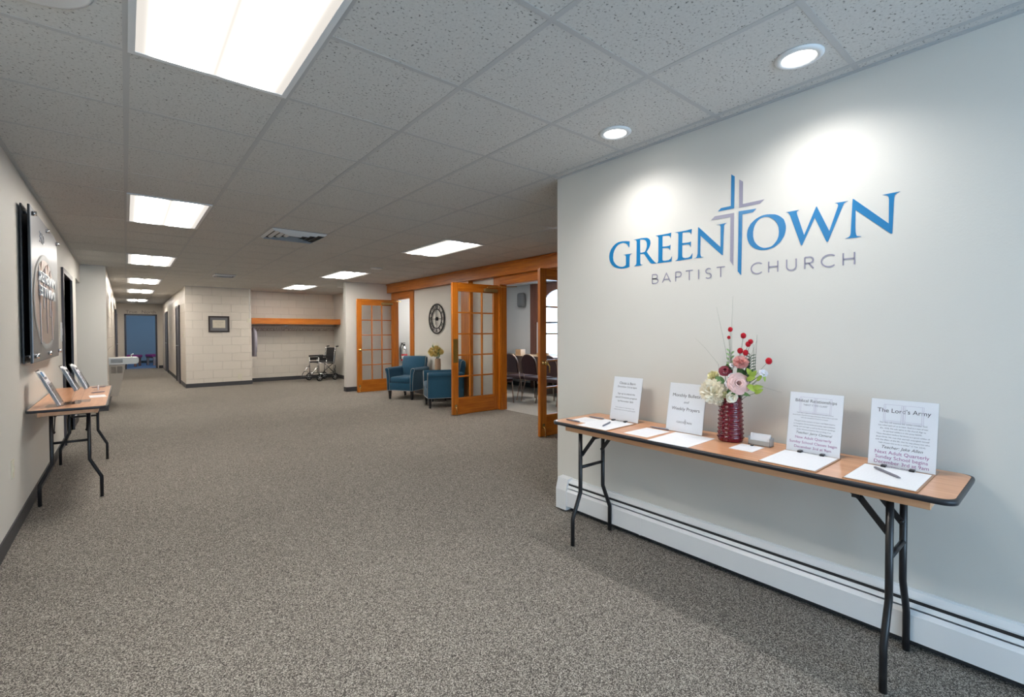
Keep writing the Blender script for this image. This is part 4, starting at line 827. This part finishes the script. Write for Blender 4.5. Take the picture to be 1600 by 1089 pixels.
def leaflet_stand(label, x, y, lift, h, blue=False):
    t = thing('leaflet_stand', label, 'leaflet stand', (x, y, .7565), 0)
    a = math.radians(23)
    Mx = Matrix(((0, -math.sin(a), math.cos(a), 0), (1, 0, 0, 0), (0, math.cos(a), math.sin(a), lift), (0, 0, 0, 1)))
    q = MB().box(-.105, .105, 0, h, -.003, -.001, mtx=Mx).box(-.105, .105, 0, h*.6, .022, .024, mtx=Mx).box(-.105, -.103, 0, h*.7, -.002, .024, mtx=Mx).box(.103, .105, 0, h*.7, -.002, .024, mtx=Mx).box(-.105, .105, 0, .002, 0, .024, mtx=Mx)
    if lift: q.box(-.05, .05, -lift*1.02, 0, -.002, .0, mtx=Matrix(((0, .30, 1, 0), (1, 0, 0, 0), (0, .95, .1, lift), (0, 0, 0, 1))))
    q.box(-.07, .03, -.10, .10, -.001, .001).build('acrylic_body', 'acrylic', t)
    for k in range(3):
        MB().box(-.098, .098, .004, h-.01-.008*k, .002+k*.007, .0035+k*.007, mtx=Mx).build('leaflet', 'paper' if k < 2 else 'paper_gloss', t)
    text('heading', [('Welcome', .036, 0, h*.72, 'CENTER')], 'ink', t, Mx @ Matrix.Translation((0, 0, .0180)), .0001)
    for k in range(3): MB().box(-.07, .07, h*.6-k*.03, h*.6-k*.03+.012, .0176, .018, mtx=Mx).build('print_band', 'ink_pale', t)
    if blue: MB().box(-.08, .0, h*.8, h*.93, .0178, .0182, mtx=Mx).build('blue_print', 'vinyl_blue', t)
    return t
leaflet_stand('clear leaflet stand nearest the viewer on the left table, with a blue print', -.405, 4.93, 0, .30, True)
leaflet_stand('clear leaflet stand in the middle of the left table', -.315, 5.02, .10, .22)
leaflet_stand('clear leaflet stand nearest the hall on the left table, fullest of papers', -.262, 5.12, .10, .23)
sheet('small folded leaflet on the left table in front of the stands', -.20, 5.45, .11, .20, .1, .7553, 'leaflet', 'leaflet')
pen('brown pen lying on the left table beside the small leaflet', -.26, 5.75, -.16, 5.80, .760)
pen('dark pen lying at the far end of the left table', -.28, 6.32, -.17, 6.36, .760)
t = thing('card_stand', 'tiny clear card stand near the far end of the left table', 'card stand', (-.22, 6.05, .7553))
MB().box(-.002, .0, -.045, .045, 0, .05).box(-.03, .01, -.045, .045, 0, .002).box(.010, .012, -.045, .045, 0, .03).build('acrylic_body', 'acrylic', t)
MB().box(.001, .009, -.042, .042, .003, .045).build('cards', 'paper', t)
t = thing('card_stand', 'clear card stand on the far outer corner of the left table', 'card stand', (-.15, 6.45, .7553))
MB().box(-.002, .0, -.045, .045, 0, .05).box(-.03, .01, -.045, .045, 0, .002).box(.010, .012, -.045, .045, 0, .03).build('acrylic_body', 'acrylic', t)

# ---------------------------------------------------------------- drinking fountain
t = thing('drinking_fountain', 'wall hung steel drinking fountain at the start of the corridor', 'drinking fountain', (-.25, 11.2, 0))
MB().prism([(0, .74), (0, .865), (.40, .865), (.435, .85), (.435, .775), (.41, .745)], 0, .44, Matrix(((1, 0, 0, 0), (0, 0, 1, 0), (0, 1, 0, 0), (0, 0, 0, 1)))).build('basin', mat('satin_taupe', (.42, .41, .38), .35, .3), t)
MB().prism([(0, .16), (0, .74), (.24, .74), (.19, .45), (.13, .16)], .02, .42, Matrix(((1, 0, 0, 0), (0, 0, 1, 0), (0, 1, 0, 0), (0, 0, 0, 1)))).build('body', mat('taupe_enamel', (.34, .31, .27), .45), t)
q = MB()
for k in range(7): q.box(.03, .20, -.004, 0, .775+k*.010, .779+k*.010)
q.build('upper_grille', 'black_matt', t)
q = MB()
for x in (.03, .12):
    for k in range(10): q.box(x, x+.075, .012, .02, .58+k*.013, .586+k*.013)
q.build('grille', mat('grille_taupe', (.16, .14, .12), .6), t)
MB().tube([(.33, .2, .865), (.33, .2, .91), (.36, .2, .925)], .010).tube([(.33, .12, .86), (.33, .12, .885)], .02).build('spout', 'chrome', t)
MB().box(.43, .44, .12, .32, .79, .84, bev=.003).build('push_bar', 'steel', t)

# ---------------------------------------------------------------- far wall: certificate, plates, conduit
fr = thing('framed_certificate', 'dark framed certificate with grey mount on the painted block wall', 'picture', (1.81, 13.5, 1.545))
MB().box(-.225, .225, -.025, -.001, -.20, -.165, bev=.004).box(-.225, .225, -.025, -.001, .165, .20, bev=.004).box(-.225, -.19, -.025, -.001, -.165, .165, bev=.004).box(.19, .225, -.025, -.001, -.165, .165, bev=.004).build('frame', mat('black_brown_frame', (.035, .022, .018), .4), fr)
MB().box(-.19, .19, -.010, -.004, -.165, .165).build('mount', 'mat_grey', fr)
MB().box(-.135, .135, -.013, -.010, -.095, .10).build('certificate', 'cert', fr)
Mf = Matrix(((1, 0, 0, 0), (0, 0, -1, -.0135), (0, 1, 0, 0), (0, 0, 0, 1)))
text('print', [('Certificate of Appreciation', .018, 0, .045, 'CENTER'), ('presented with thanks', .014, 0, .005, 'CENTER'), ('for faithful service', .014, 0, -.03, 'CENTER')], 'ink_grey', fr, Mf, .0001)
plate('wall_outlet', 'cream outlet box low on the painted block wall', 'outlet', (2.255, 13.5, .215), .045, .07, 'cream', 'y', kind='o')
plate('wall_switch', 'cream surface box at the end of the thin conduit by the coat shelf', 'switch', (2.47, 13.5, 1.65), .04, .055, 'cream', 'y')
tag(MB().box(-.011, .011, -.016, 0, 0, CEIL-.012-1.70, bev=.003).build('wall_conduit', 'wall', None, (2.497, 13.5, 1.70)), 'thin painted conduit running down from the ceiling to the surface box', 'conduit')
plate('wall_switch', 'cream switch plate at the corner of the corridor', 'switch', (1.115, 13.95, 1.28), .04, .058, 'cream', 'x', -1)

# coat shelf in the alcove
sh = thing('coat_shelf', 'honey oak coat shelf with a deep front board spanning the alcove', 'shelf', (2.535, 13.5, 1.56))
MB().box(.003, 2.310, .0, .02, 0, .155, bev=.002).build('front_board', 'oak_x', sh)
MB().box(.003, 2.310, .02, .54, .135, .153).build('shelf_board', 'oak_x', sh)
tag(MB().tube([(.01, 0, 0), (2.30, 0, 0)], .014, 12).build('hanging_rail', 'chrome', None, (2.535, 13.77, 1.52)), 'steel coat rail running under the honey oak shelf', 'rail')
hm = None
for k in range(34):
    x = 2.72+k*.060+random.uniform(-.012, .012)
    if hm is None:
        hm = thing('coat_hanger', 'empty wire coat hanger on the rail under the oak shelf', 'hanger', (x, 13.77, 1.51), 0, 'empty hangers on the coat rail')
        MB().tube([(0, -.205, -.125), (0, -.1, -.085), (0, 0, -.05), (0, .1, -.085), (0, .205, -.125)], .004, 6).tube([(0, -.205, -.125), (0, .205, -.125)], .004, 6).build('bar', 'bronze', hm)
        MB().tube([(0, 0, -.05), (0, 0, -.015)]+[(0, .016*math.sin(a), .002+.017*math.cos(a)) for a in (PI, PI*.75, PI*.5, PI*.25, 0, -PI*.25, -PI*.45)][::-1][::-1], .002, 6).build('hook', 'chrome', hm)
    else: dup(hm, (x, 13.77, 1.51), random.uniform(-.25, .25))
ct = thing('coat', 'pale lilac grey garment hanging at the left end of the coat rail', 'coat', (2.625, 13.77, .71))
q = MB(); n = 20; prev = None
for i, (z, a, b2) in enumerate(((0, .055, .24), (.2, .052, .235), (.45, .045, .225), (.62, .042, .22), (.70, .035, .19), (.745, .022, .10), (.77, .015, .05))):
    ring = [q.bm.verts.new((a*math.cos(2*PI*k/n)*(1+.18*math.sin(k*2.5+i*.4)), b2*math.sin(2*PI*k/n)*(1+.05*math.sin(k*3+1)), z)) for k in range(n)]
    if prev:
        for k in range(n): f = q.bm.faces.new((prev[k], prev[(k+1) % n], ring[(k+1) % n], ring[k])); f.smooth = True
    else: q.bm.faces.new(ring[::-1])
    prev = ring
q.bm.faces.new(prev); q.build('body', 'grey_cloth', ct)
MB().tube([(0, 0, .765), (0, 0, .80), (0, .014, .812), (0, .012, .825), (0, -.004, .830)], .0025, 6).build('hook', 'chrome', ct)
q = MB()
for s in (-1, 1): q.tube([(0, s*.17, .70), (.01, s*.235, .60), (.012, s*.25, .35), (.01, s*.245, .12)], .038, 10, rs=[.03, .038, .036, .03])
q.build('sleeve', 'grey_cloth', ct)

# ---------------------------------------------------------------- transport wheelchair, facing left
wc = thing('wheelchair', 'folding transport wheelchair with black seat and backrest in the coat alcove', 'wheelchair', (4.30, 13.14, 0), math.radians(17))
for y in (0, .42):
    f_ = MB().tube([(-.22, y, .13), (-.22, y, .50), (-.22, y, .66)], .012, 10).tube([(-.23, y, .50), (.25, y, .50)], .011, 10).tube([(-.22, y, .20), (.25, y, .20)], .011, 10)
    f_.tube([(.02, y, .20), (.02, y, .64)], .011, 10).build('side_frame', 'chrome', wc)
    MB().box(-.23, .20, y-.03, y+.03, .66, .70, bev=.008).build('armrest', 'black_matt', wc)
    MB().box(-.22, .20, y-.008, y+.008, .56, .645, bev=.003).build('side_panel', 'black_matt', wc)
    MB().tube([(.25, y, .12), (.25, y, .50), (.27, y, .70), (.30, y, .90), (.33, y, .93), (.40, y, .945)], .012, 10).build('back_tube', 'chrome', wc)
    MB().tube([(.33, y, .935), (.41, y, .945)], .018, 10).build('hand_grip', 'black', wc)
    for x, r in ((-.22, .10), (.27, .10)):
        wy = y+(-.035 if y == 0 else .035)
        wh = MB().tube([(x+(r-.016)*math.cos(a*PI/12), wy, r+(r-.016)*math.sin(a*PI/12)) for a in range(24)], .016, 8, closed=True).build('wheel', 'black', wc)
        q = MB().tube([(x, wy-.02, r), (x, wy+.02, r)], .018, 10)
        for a in range(5): q.tube([(x, wy, r), (x+(r-.02)*math.cos(a*2*PI/5), wy, r+(r-.02)*math.sin(a*2*PI/5))], .007, 6)
        q.build('hub', 'steel', wh)
        MB().tube([(x, y, .22), (x+.005, wy, .2), (x, wy+(.02 if y == 0 else -.02), r)], .009, 8).build('caster_fork', 'black', wc)
    MB().tube([(-.22, y, .42), (-.30, y, .36), (-.40, y, .25), (-.45, y, .18)], .011, 10).build('footrest_arm', 'chrome', wc)
    yy = y+.09 if y == 0 else y-.09
    MB().tube([(-.56+.0, yy-.07, .12), (-.40, yy-.07, .13), (-.38, yy-.07, .26), (-.50, yy-.07, .27), (-.55, yy-.07, .2)], .007, 8, closed=True).box(-.55, -.40, yy-.07, yy+.07, .125, .14, bev=.004).build('footplate', 'black', wc)
MB().box(-.22, .24, .0, .42, .50, .53, bev=.01).build('seat', 'black_matt', wc)
MB().box(-.014, .014, .01, .41, 0, .46, bev=.01, mtx=Matrix.Translation((.275, 0, .45)) @ Matrix.Rotation(math.radians(7), 4, 'Y')).build('backrest', 'black_matt', wc)
MB().tube([(.24, 0, .22), (.24, .42, .46)], .010, 8).tube([(.22, .42, .22), (.22, 0, .46)], .010, 8).build('cross_brace', 'black', wc)
MB().tube([(.29, 0, .42), (.31, .0, .36), (.28, 0, .30), (.30, 0, .22)], .012, 8).build('brake_cable', 'black', wc)

# ---------------------------------------------------------------- wall clock
ck = thing('wall_clock', 'round black skeleton wall clock with roman numerals above the armchairs', 'clock', (FW, 8.225, 1.594))
def ring(R, r_, x): return MB().tube([(x, R*math.cos(a*PI/36), R*math.sin(a*PI/36)) for a in range(72)], r_, 8, closed=True)
ring(.295, .013, -.02).build('outer_ring', 'black_matt', ck); ring(.195, .010, -.02).build('inner_ring', 'black_matt', ck)
Mc = Matrix(((0, 0, -1, -.022), (-1, 0, 0, 0), (0, 1, 0, 0), (0, 0, 0, 1)))
for k, nm in enumerate(('XII', 'I', 'II', 'III', 'IV', 'V', 'VI', 'VII', 'VIII', 'IX', 'X', 'XI')):
    text('numeral', [(nm, .095, 0, .208, 'CENTER')], 'black_matt', ck, Mc @ Matrix.Rotation(-k*PI/6, 4, 'Z'), .003)
q = MB()
for a in (0, PI/2, PI, 3*PI/2): q.tube([(-.02, 0, 0), (-.02, .195*math.cos(a), .195*math.sin(a))], .004, 6)
q.build('spoke', 'black_matt', ck)
MB().lathe([(0, -.035), (.028, -.035), (.034, -.02), (.034, 0), (0, 0)], n=24, mtx=Matrix.Rotation(-PI/2, 4, 'Y') @ Matrix.Diagonal((1, 1, -1, 1))).build('hub', 'black_matt', ck)
MB().box(-.040, -.037, -.006, .006, -.02, .16).build('minute_hand', 'black_matt', ck)
MB().box(-.043, -.040, -.007, .007, -.12, .02).build('hour_hand', 'black_matt', ck)

# ---------------------------------------------------------------- armchairs (front looks along local -Y)
def armchair(label, loc, rz):
    t = thing('armchair', label, 'armchair', loc, rz, 'blue armchairs')
    MB().box(-.285, .285, -.33, .30, .17, .33, bev=.02, seg=3).build('seat_base', 'teal', t)
    MB().box(-.225, .225, -.345, .20, .325, .445, bev=.045, seg=4).build('seat_cushion', 'teal', t)
    # backrest: leaning slab with a rolled top
    pr = [(.16, .30), (.20, .62), (.235, .80), (.27, .835), (.32, .83), (.345, .79), (.335, .70), (.31, .50), (.31, .17), (.20, .17)]
    My = Matrix(((0, 0, 1, 0), (1, 0, 0, 0), (0, 1, 0, 0), (0, 0, 0, 1)))
    q = MB(); b2 = MB().prism(pr, -.255, .255, My, True); bmesh.ops.bevel(b2.bm, geom=b2.bm.edges[:], offset=.008, segments=2, affect='EDGES'); b2.build('backrest', 'teal', t)
    q = MB()
    for x in (-.262, .262):
        q.tube([(x, a, z) for a, z in ((.225, .62), (.255, .80), (.29, .83), (.335, .80), (.34, .70))], .006, 6)
    q.build('piping', 'nailhead', t)
    for s in (-1, 1):
        # scrolled arm: panel flaring outwards to a roll
        sec = [(.225, .17), (.225, .44), (.235, .56), (.245, .600), (.275, .625), (.315, .622), (.338, .598), (.335, .565), (.318, .545), (.305, .50), (.292, .33), (.288, .17)]
        a = MB().prism([(s*x, z) for x, z in sec], -.33, .27, Matrix(((1, 0, 0, 0), (0, 0, 1, 0), (0, 1, 0, 0), (0, 0, 0, 1))))
        bmesh.ops.bevel(a.bm, geom=a.bm.edges[:], offset=.006, segments=2, affect='EDGES')
        ao = a.build('armrest', 'teal', t)
        trim = [(s*x, -.334, z) for x, z in ((.232, .18), (.232, .44), (.242, .56), (.252, .598), (.277, .618), (.312, .615), (.329, .596), (.326, .570), (.311, .545), (.298, .50), (.285, .33), (.281, .18))]
        MB().tube(trim, .0042, 6).build('nailhead_trim', 'nailhead', ao)
    MB().tube([(-.285, -.333, .178), (.285, -.333, .178)], .0045, 6).tube([(-.292, -.33, .178), (-.292, .29, .178)], .0035, 6).tube([(.292, -.33, .178), (.292, .29, .178)], .0035, 6).build('nailhead_trim', 'nailhead', t)
    for x in (-.245, .245):
        for y, ly in ((-.29, 0), (.26, .05)):
            b3 = MB().box(-.5, .5, -.5, .5, 0, 1)
            for v_ in b3.bm.verts:
                k = .030+.022*v_.co.z; v_.co = Vector((x+v_.co.x*k, y+ly*(1-v_.co.z)+v_.co.y*k, v_.co.z*.172))
            b3.build('leg', 'black', t)
    return t
armchair('blue armchair facing the viewer, beside the open single french door', (4.44, 8.56, 0), math.radians(-57))
armchair('blue armchair seen from its side, partly behind the open french door', (4.43, 7.17, 0), math.radians(-112))
st = thing('side_table', 'small side table with a pale top and black legs between the armchairs', 'side table', (4.66, 7.87, 0))
MB().lathe([(0, .50), (.225, .50), (.235, .507), (.235, .52), (0, .524)], n=40).build('tabletop', 'stone', st)
MB().lathe([(.18, .455), (.21, .455), (.21, .50), (.18, .50), (.18, .455)], n=32).build('apron', 'black', st)
for a in (PI*.25, PI*.75, PI*1.25, PI*1.75): MB().tube([(.17*math.cos(a), .17*math.sin(a), .48), (.20*math.cos(a), .20*math.sin(a), 0)], .012, 8).build('leg', 'black', st)
MB().lathe([(0, .12), (.17, .12), (.17, .135), (0, .135)], n=32).build('lower_shelf', 'black', st)
bw = tag(MB().lathe([(0, 0), (.03, 0), (.05, .02), (.055, .042), (.05, .042), (.045, .022), (0, .01)], n=24).build('bowl', 'whitep', None, (4.54, 7.92, .524)), 'small white bowl on the side table in front of the tan vase', 'bowl')
v2 = tag(MB().lathe([(0, 0), (.052, 0), (.056, .02), (.060, .15), (.056, .27), (.050, .285), (.045, .285), (.045, .26), (0, .25)], n=28).build('vase', 'tan', None, (4.72, 7.87, .524)), 'tall tan vase on the side table between the armchairs', 'vase')
for i in range(9):
    m0 = (4.72+random.uniform(-.02, .02), 7.87+random.uniform(-.02, .02), .775)
    a = i*2.4; hd = (4.68+.09*math.cos(a)*(i > 0), 7.87+.11*math.sin(a)*(i > 0), .90+.035*(i % 4)+(.0 if i else .0))
    flower('yellow_flower', 'butter yellow bloom in the tan vase on the side table', 'flower', m0, hd, (-.8+.3*math.cos(a), -.5+.6*math.sin(a), .4), .055 if i else .062, 4, 10, 'yellow', jag=.2, group='yellow flowers in the tan vase')
leafy('dark green leaves around the yellow flowers', (4.72, 7.87, .78), [(4.66, 7.87+dy, .92+dz, .07, .025, 0, dy*4, .6) for dy, dz in ((-.15, .06), (-.13, .0), (-.17, -.04), (.13, .0), (.15, .07), (-.10, .12), (.08, .13), (-.16, -.07), (.16, -.02))], 'green')
leafy('thin pale sprigs standing above the yellow flowers', (4.72, 7.87, .78), [(4.68, 7.87+dy, .99+dz, .07, .009, 0, dy*5, 1) for dy, dz in ((-.14, .06), (-.09, .10), (-.03, .11), (.05, .09), (.10, .10), (.14, .05), (.19, .0), (-.2, .02))], 'yellowish')

# ---------------------------------------------------------------- fire extinguisher beyond the single glazed door
fe = thing('fire_extinguisher', 'silver fire extinguisher with a red label hanging beyond the open single glass door', 'fire extinguisher', (5.80, 11.40, .50))
MB().lathe([(0, 0), (.075, 0), (.085, .015), (.085, .36), (.07, .42), (.03, .45), (.025, .47), (0, .47)], n=28).build('cylinder', 'chrome', fe)
MB().lathe([(.0865, .07), (.0865, .25), (.085, .25), (.085, .07), (.0865, .07)], n=28).build('label_band', 'red', fe)
MB().lathe([(.0875, .12), (.0875, .20), (.087, .2)], n=28).build('label_print', 'label', fe)
MB().box(-.02, .02, -.02, .02, .46, .50).box(-.10, .03, -.008, .008, .50, .515).box(-.10, .03, -.008, .008, .535, .55).build('valve_handle', 'black', fe)
MB().tube([(.02, 0, .49), (-.07, 0, .53), (-.115, 0, .42), (-.12, 0, .25), (-.11, 0, .12)], .012, 8).build('hose', 'black', fe)
MB().box(-.03, .03, .085, .098, .1, .42).build('bracket', 'steel', fe)

# ---------------------------------------------------------------- side room: chairs, table, speaker, arched window
def banquet_chair(label, loc, rz, group='banquet chairs in the side room'):
    """faces local -Y"""
    t = thing('banquet_chair', label, 'chair', loc, rz, group)
    MB().box(-.205, .205, -.21, .20, .40, .47, bev=.02, seg=3).build('seat', 'maroon', t)
    n = 12; prof_ = [(-.19, .53), (-.195, .72)]+[(-.195*math.cos(a*PI/n), .72+.17*math.sin(a*PI/n)) for a in range(1, n)]+[(.195, .72), (.19, .53)]
    Mb = Matrix.Translation((0, .215, 0)) @ Matrix(((1, 0, 0, 0), (0, .17, -1, -.09), (0, 1, 0, 0), (0, 0, 0, 1)))
    MB().prism(prof_, -.022, .018, Mb).build('backrest', 'maroon', t)
    fr_ = [(x*1.05, y*1.01, 0) for x, y in prof_]
    MB().tube([Mb @ Vector(p) for p in fr_], .011, 8).build('back_frame', 'bronze', t)
    for s in (-1, 1):
        MB().tube([(s*.19, -.19, .40), (s*.20, -.215, .02), (s*.20, -.217, .003)], .011, 8).build('leg', 'bronze', t)
        MB().tube([(s*.20, .21, .55), (s*.195, .17, .38), (s*.20, .26, .03), (s*.20, .265, .003)], .011, 8).build('leg', 'bronze', t)
        MB().tube([(s*.19, -.19, .39), (s*.195, .18, .39)], .010, 8).build('side_rail', 'bronze', t)
    return t
for y, l in ((7.03, 'leftmost of those facing the dark counter'), (6.5, 'second of those facing the dark counter'), (5.97, 'behind the near open leaf'), (5.42, 'seen through the panes of the nearest french door')):
    banquet_chair('maroon banquet chair in the side room, '+l, (6.12, y, 0), math.radians(90))
banquet_chair('maroon banquet chair nearest the side room doorway, only its seat and a leg in view', (5.36, 6.80, 0), math.radians(8))
tb = thing('counter', 'long dark wood panelled counter behind the banquet chairs', 'counter', (7.0, 6.2, 0))
MB().box(-.33, .42, -3.0, 3.0, .77, .80, bev=.004).build('countertop', 'pale_wood', tb)
MB().box(-.34, -.33, -3.0, 3.0, .765, .805).build('edge_strip', 'dark_wood_y', tb)
MB().box(-.30, -.27, -2.95, 2.95, .30, .77).build('front_panel', 'dark_wood_y', tb)
for y in (-2.9, -1.0, .9, 2.9): MB().box(-.27, .38, y-.02, y+.02, 0, .77).build('support', 'dark_wood', tb)
tag(MB().box(-.07, .07, -.09, .09, 0, .13, bev=.003).build('wooden_box', 'pale_wood', None, (6.95, 7.98, .801)), 'pale wooden box on the dark counter in the side room, left one', 'box')
tag(MB().box(-.07, .07, -.12, .12, 0, .07, bev=.003).build('wooden_box', 'pale_wood', None, (6.95, 7.25, .801)), 'low pale wooden box on the counter seen through the french door panes', 'box')
sp = thing('wall_speaker', 'rounded grey speaker high on the pale wall of the side room', 'speaker', (7.55, 8.52, 2.10))
MB().box(-.16, -.03, -.11, .11, -.17, .17, bev=.05, seg=4).build('cabinet', 'speaker', sp)
MB().box(-.03, 0, -.03, .03, -.05, .05).build('bracket', 'black', sp)
# arched window set in a dark wooden surround
wa = struct('window_2', MB().box(7.49, 7.55, 8.08, 8.24, 0, CEIL).box(7.49, 7.55, 6.45, 6.61, 0, CEIL), 'dark_wood')
q = MB(); n = 20; yc, R_ = 7.345, .55; zc = 1.72
for k in range(n):
    a0, a1 = PI*k/n, PI*(k+1)/n
    p = [(yc+R_*math.cos(a0), zc+R_*math.sin(a0)), (yc+R_*math.cos(a1), zc+R_*math.sin(a1)), (yc+R_*math.cos(a1), 2.45), (yc+R_*math.cos(a0), 2.45)]
    for x in (7.50, 7.54): q.quad(*[(x, y, z) for y, z in p])
    q.quad((7.50, *p[0]), (7.54, *p[0]), (7.54, *p[1]), (7.50, *p[1]))
q.box(7.50, 7.54, yc+R_, 8.08, 1.55, 2.45).box(7.50, 7.54, 6.61, yc-R_, 1.55, 2.45)
struct('arched_head', q, 'dark_wood', wa)
struct('sill', MB().box(7.44, 7.60, 6.7, 8.0, .78, .81), 'dark_wood_y', wa)
struct('sash', MB().box(7.58, 7.62, 7.28, 7.34, .81, 2.3).box(7.58, 7.62, 6.8, 7.9, 1.52, 1.56).box(7.58, 7.62, 7.85, 7.9, .8, 2.3).box(7.58, 7.62, 6.8, 6.85, .8, 2.3), 'frame_dark', wa)
struct('pane', MB().box(7.60, 7.605, 6.85, 7.85, .81, 2.3), 'glass', wa)
# ---------------------------------------------------------------- end room seen through the far doorway
ew = struct('window_3', MB().box(2.98, 3.1, 24.08, 24.14, .72, 2.28).box(2.98, 3.1, 25.66, 25.72, .72, 2.28).box(2.98, 3.1, 24.14, 25.66, 2.22, 2.28).box(2.98, 3.1, 24.14, 25.66, .72, .78), 'white')
struct('pane', MB().box(3.04, 3.05, 24.14, 25.66, .78, 2.22), 'glass', ew)
h2 = thing('baseboard_heater', 'blue painted baseboard heater on the back wall of the end room', 'heater', (0, 26.4, 0))
MB().box(-2.0, 2.9, -.06, 0, .12, .42, bev=.004).build('front_cover', 'wall_blue', h2); MB().box(-2.0, 2.9, -.05, 0, .02, .12).build('gap', 'black_matt', h2)
def lounge_chair(label, loc, rz):
    t = thing('lounge_chair', label, 'chair', loc, rz)
    MB().box(-.30, .30, -.32, .26, .36, .46, bev=.03, seg=3).build('seat_cushion', 'magenta', t)
    MB().box(-.28, .28, -.03, .03, 0, .62, bev=.02, mtx=Matrix.Translation((0, .26, .38)) @ Matrix.Rotation(-.38, 4, 'X')).build('backrest', 'maroon', t)
    for s in (-1, 1):
        MB().box(s*.29-.02, s*.29+.02, -.26, -.18, 0, .36).build('leg', 'dark_wood', t)
        MB().box(s*.29-.02, s*.29+.02, .20, .28, 0, .40).build('leg', 'dark_wood', t)
    MB().box(-.31, .31, -.28, .28, .31, .36).build('seat_rail', 'dark_wood', t)
    return t
lounge_chair('wooden lounge chair with a magenta seat, left in the end room', (.15, 24.2, 0), math.radians(75))
lounge_chair('wooden lounge chair at the right edge of the far doorway', (1.02, 24.5, 0), math.radians(-70))
tn = thing('wall_lettering', 'thin dark lettering above the doorway at the far end of the corridor', 'lettering', (.455, 22.297, 2.09))
for wd_, x_ in (('True', -.245), ('North', .215)): text('word', [(wd_, .155, x_, 0, 'CENTER')], 'letter_dark', tn, Matrix(((1.12, 0, 0, 0), (0, 0, -1, 0), (0, 1, 0, 0), (0, 0, 0, 1))), .001)
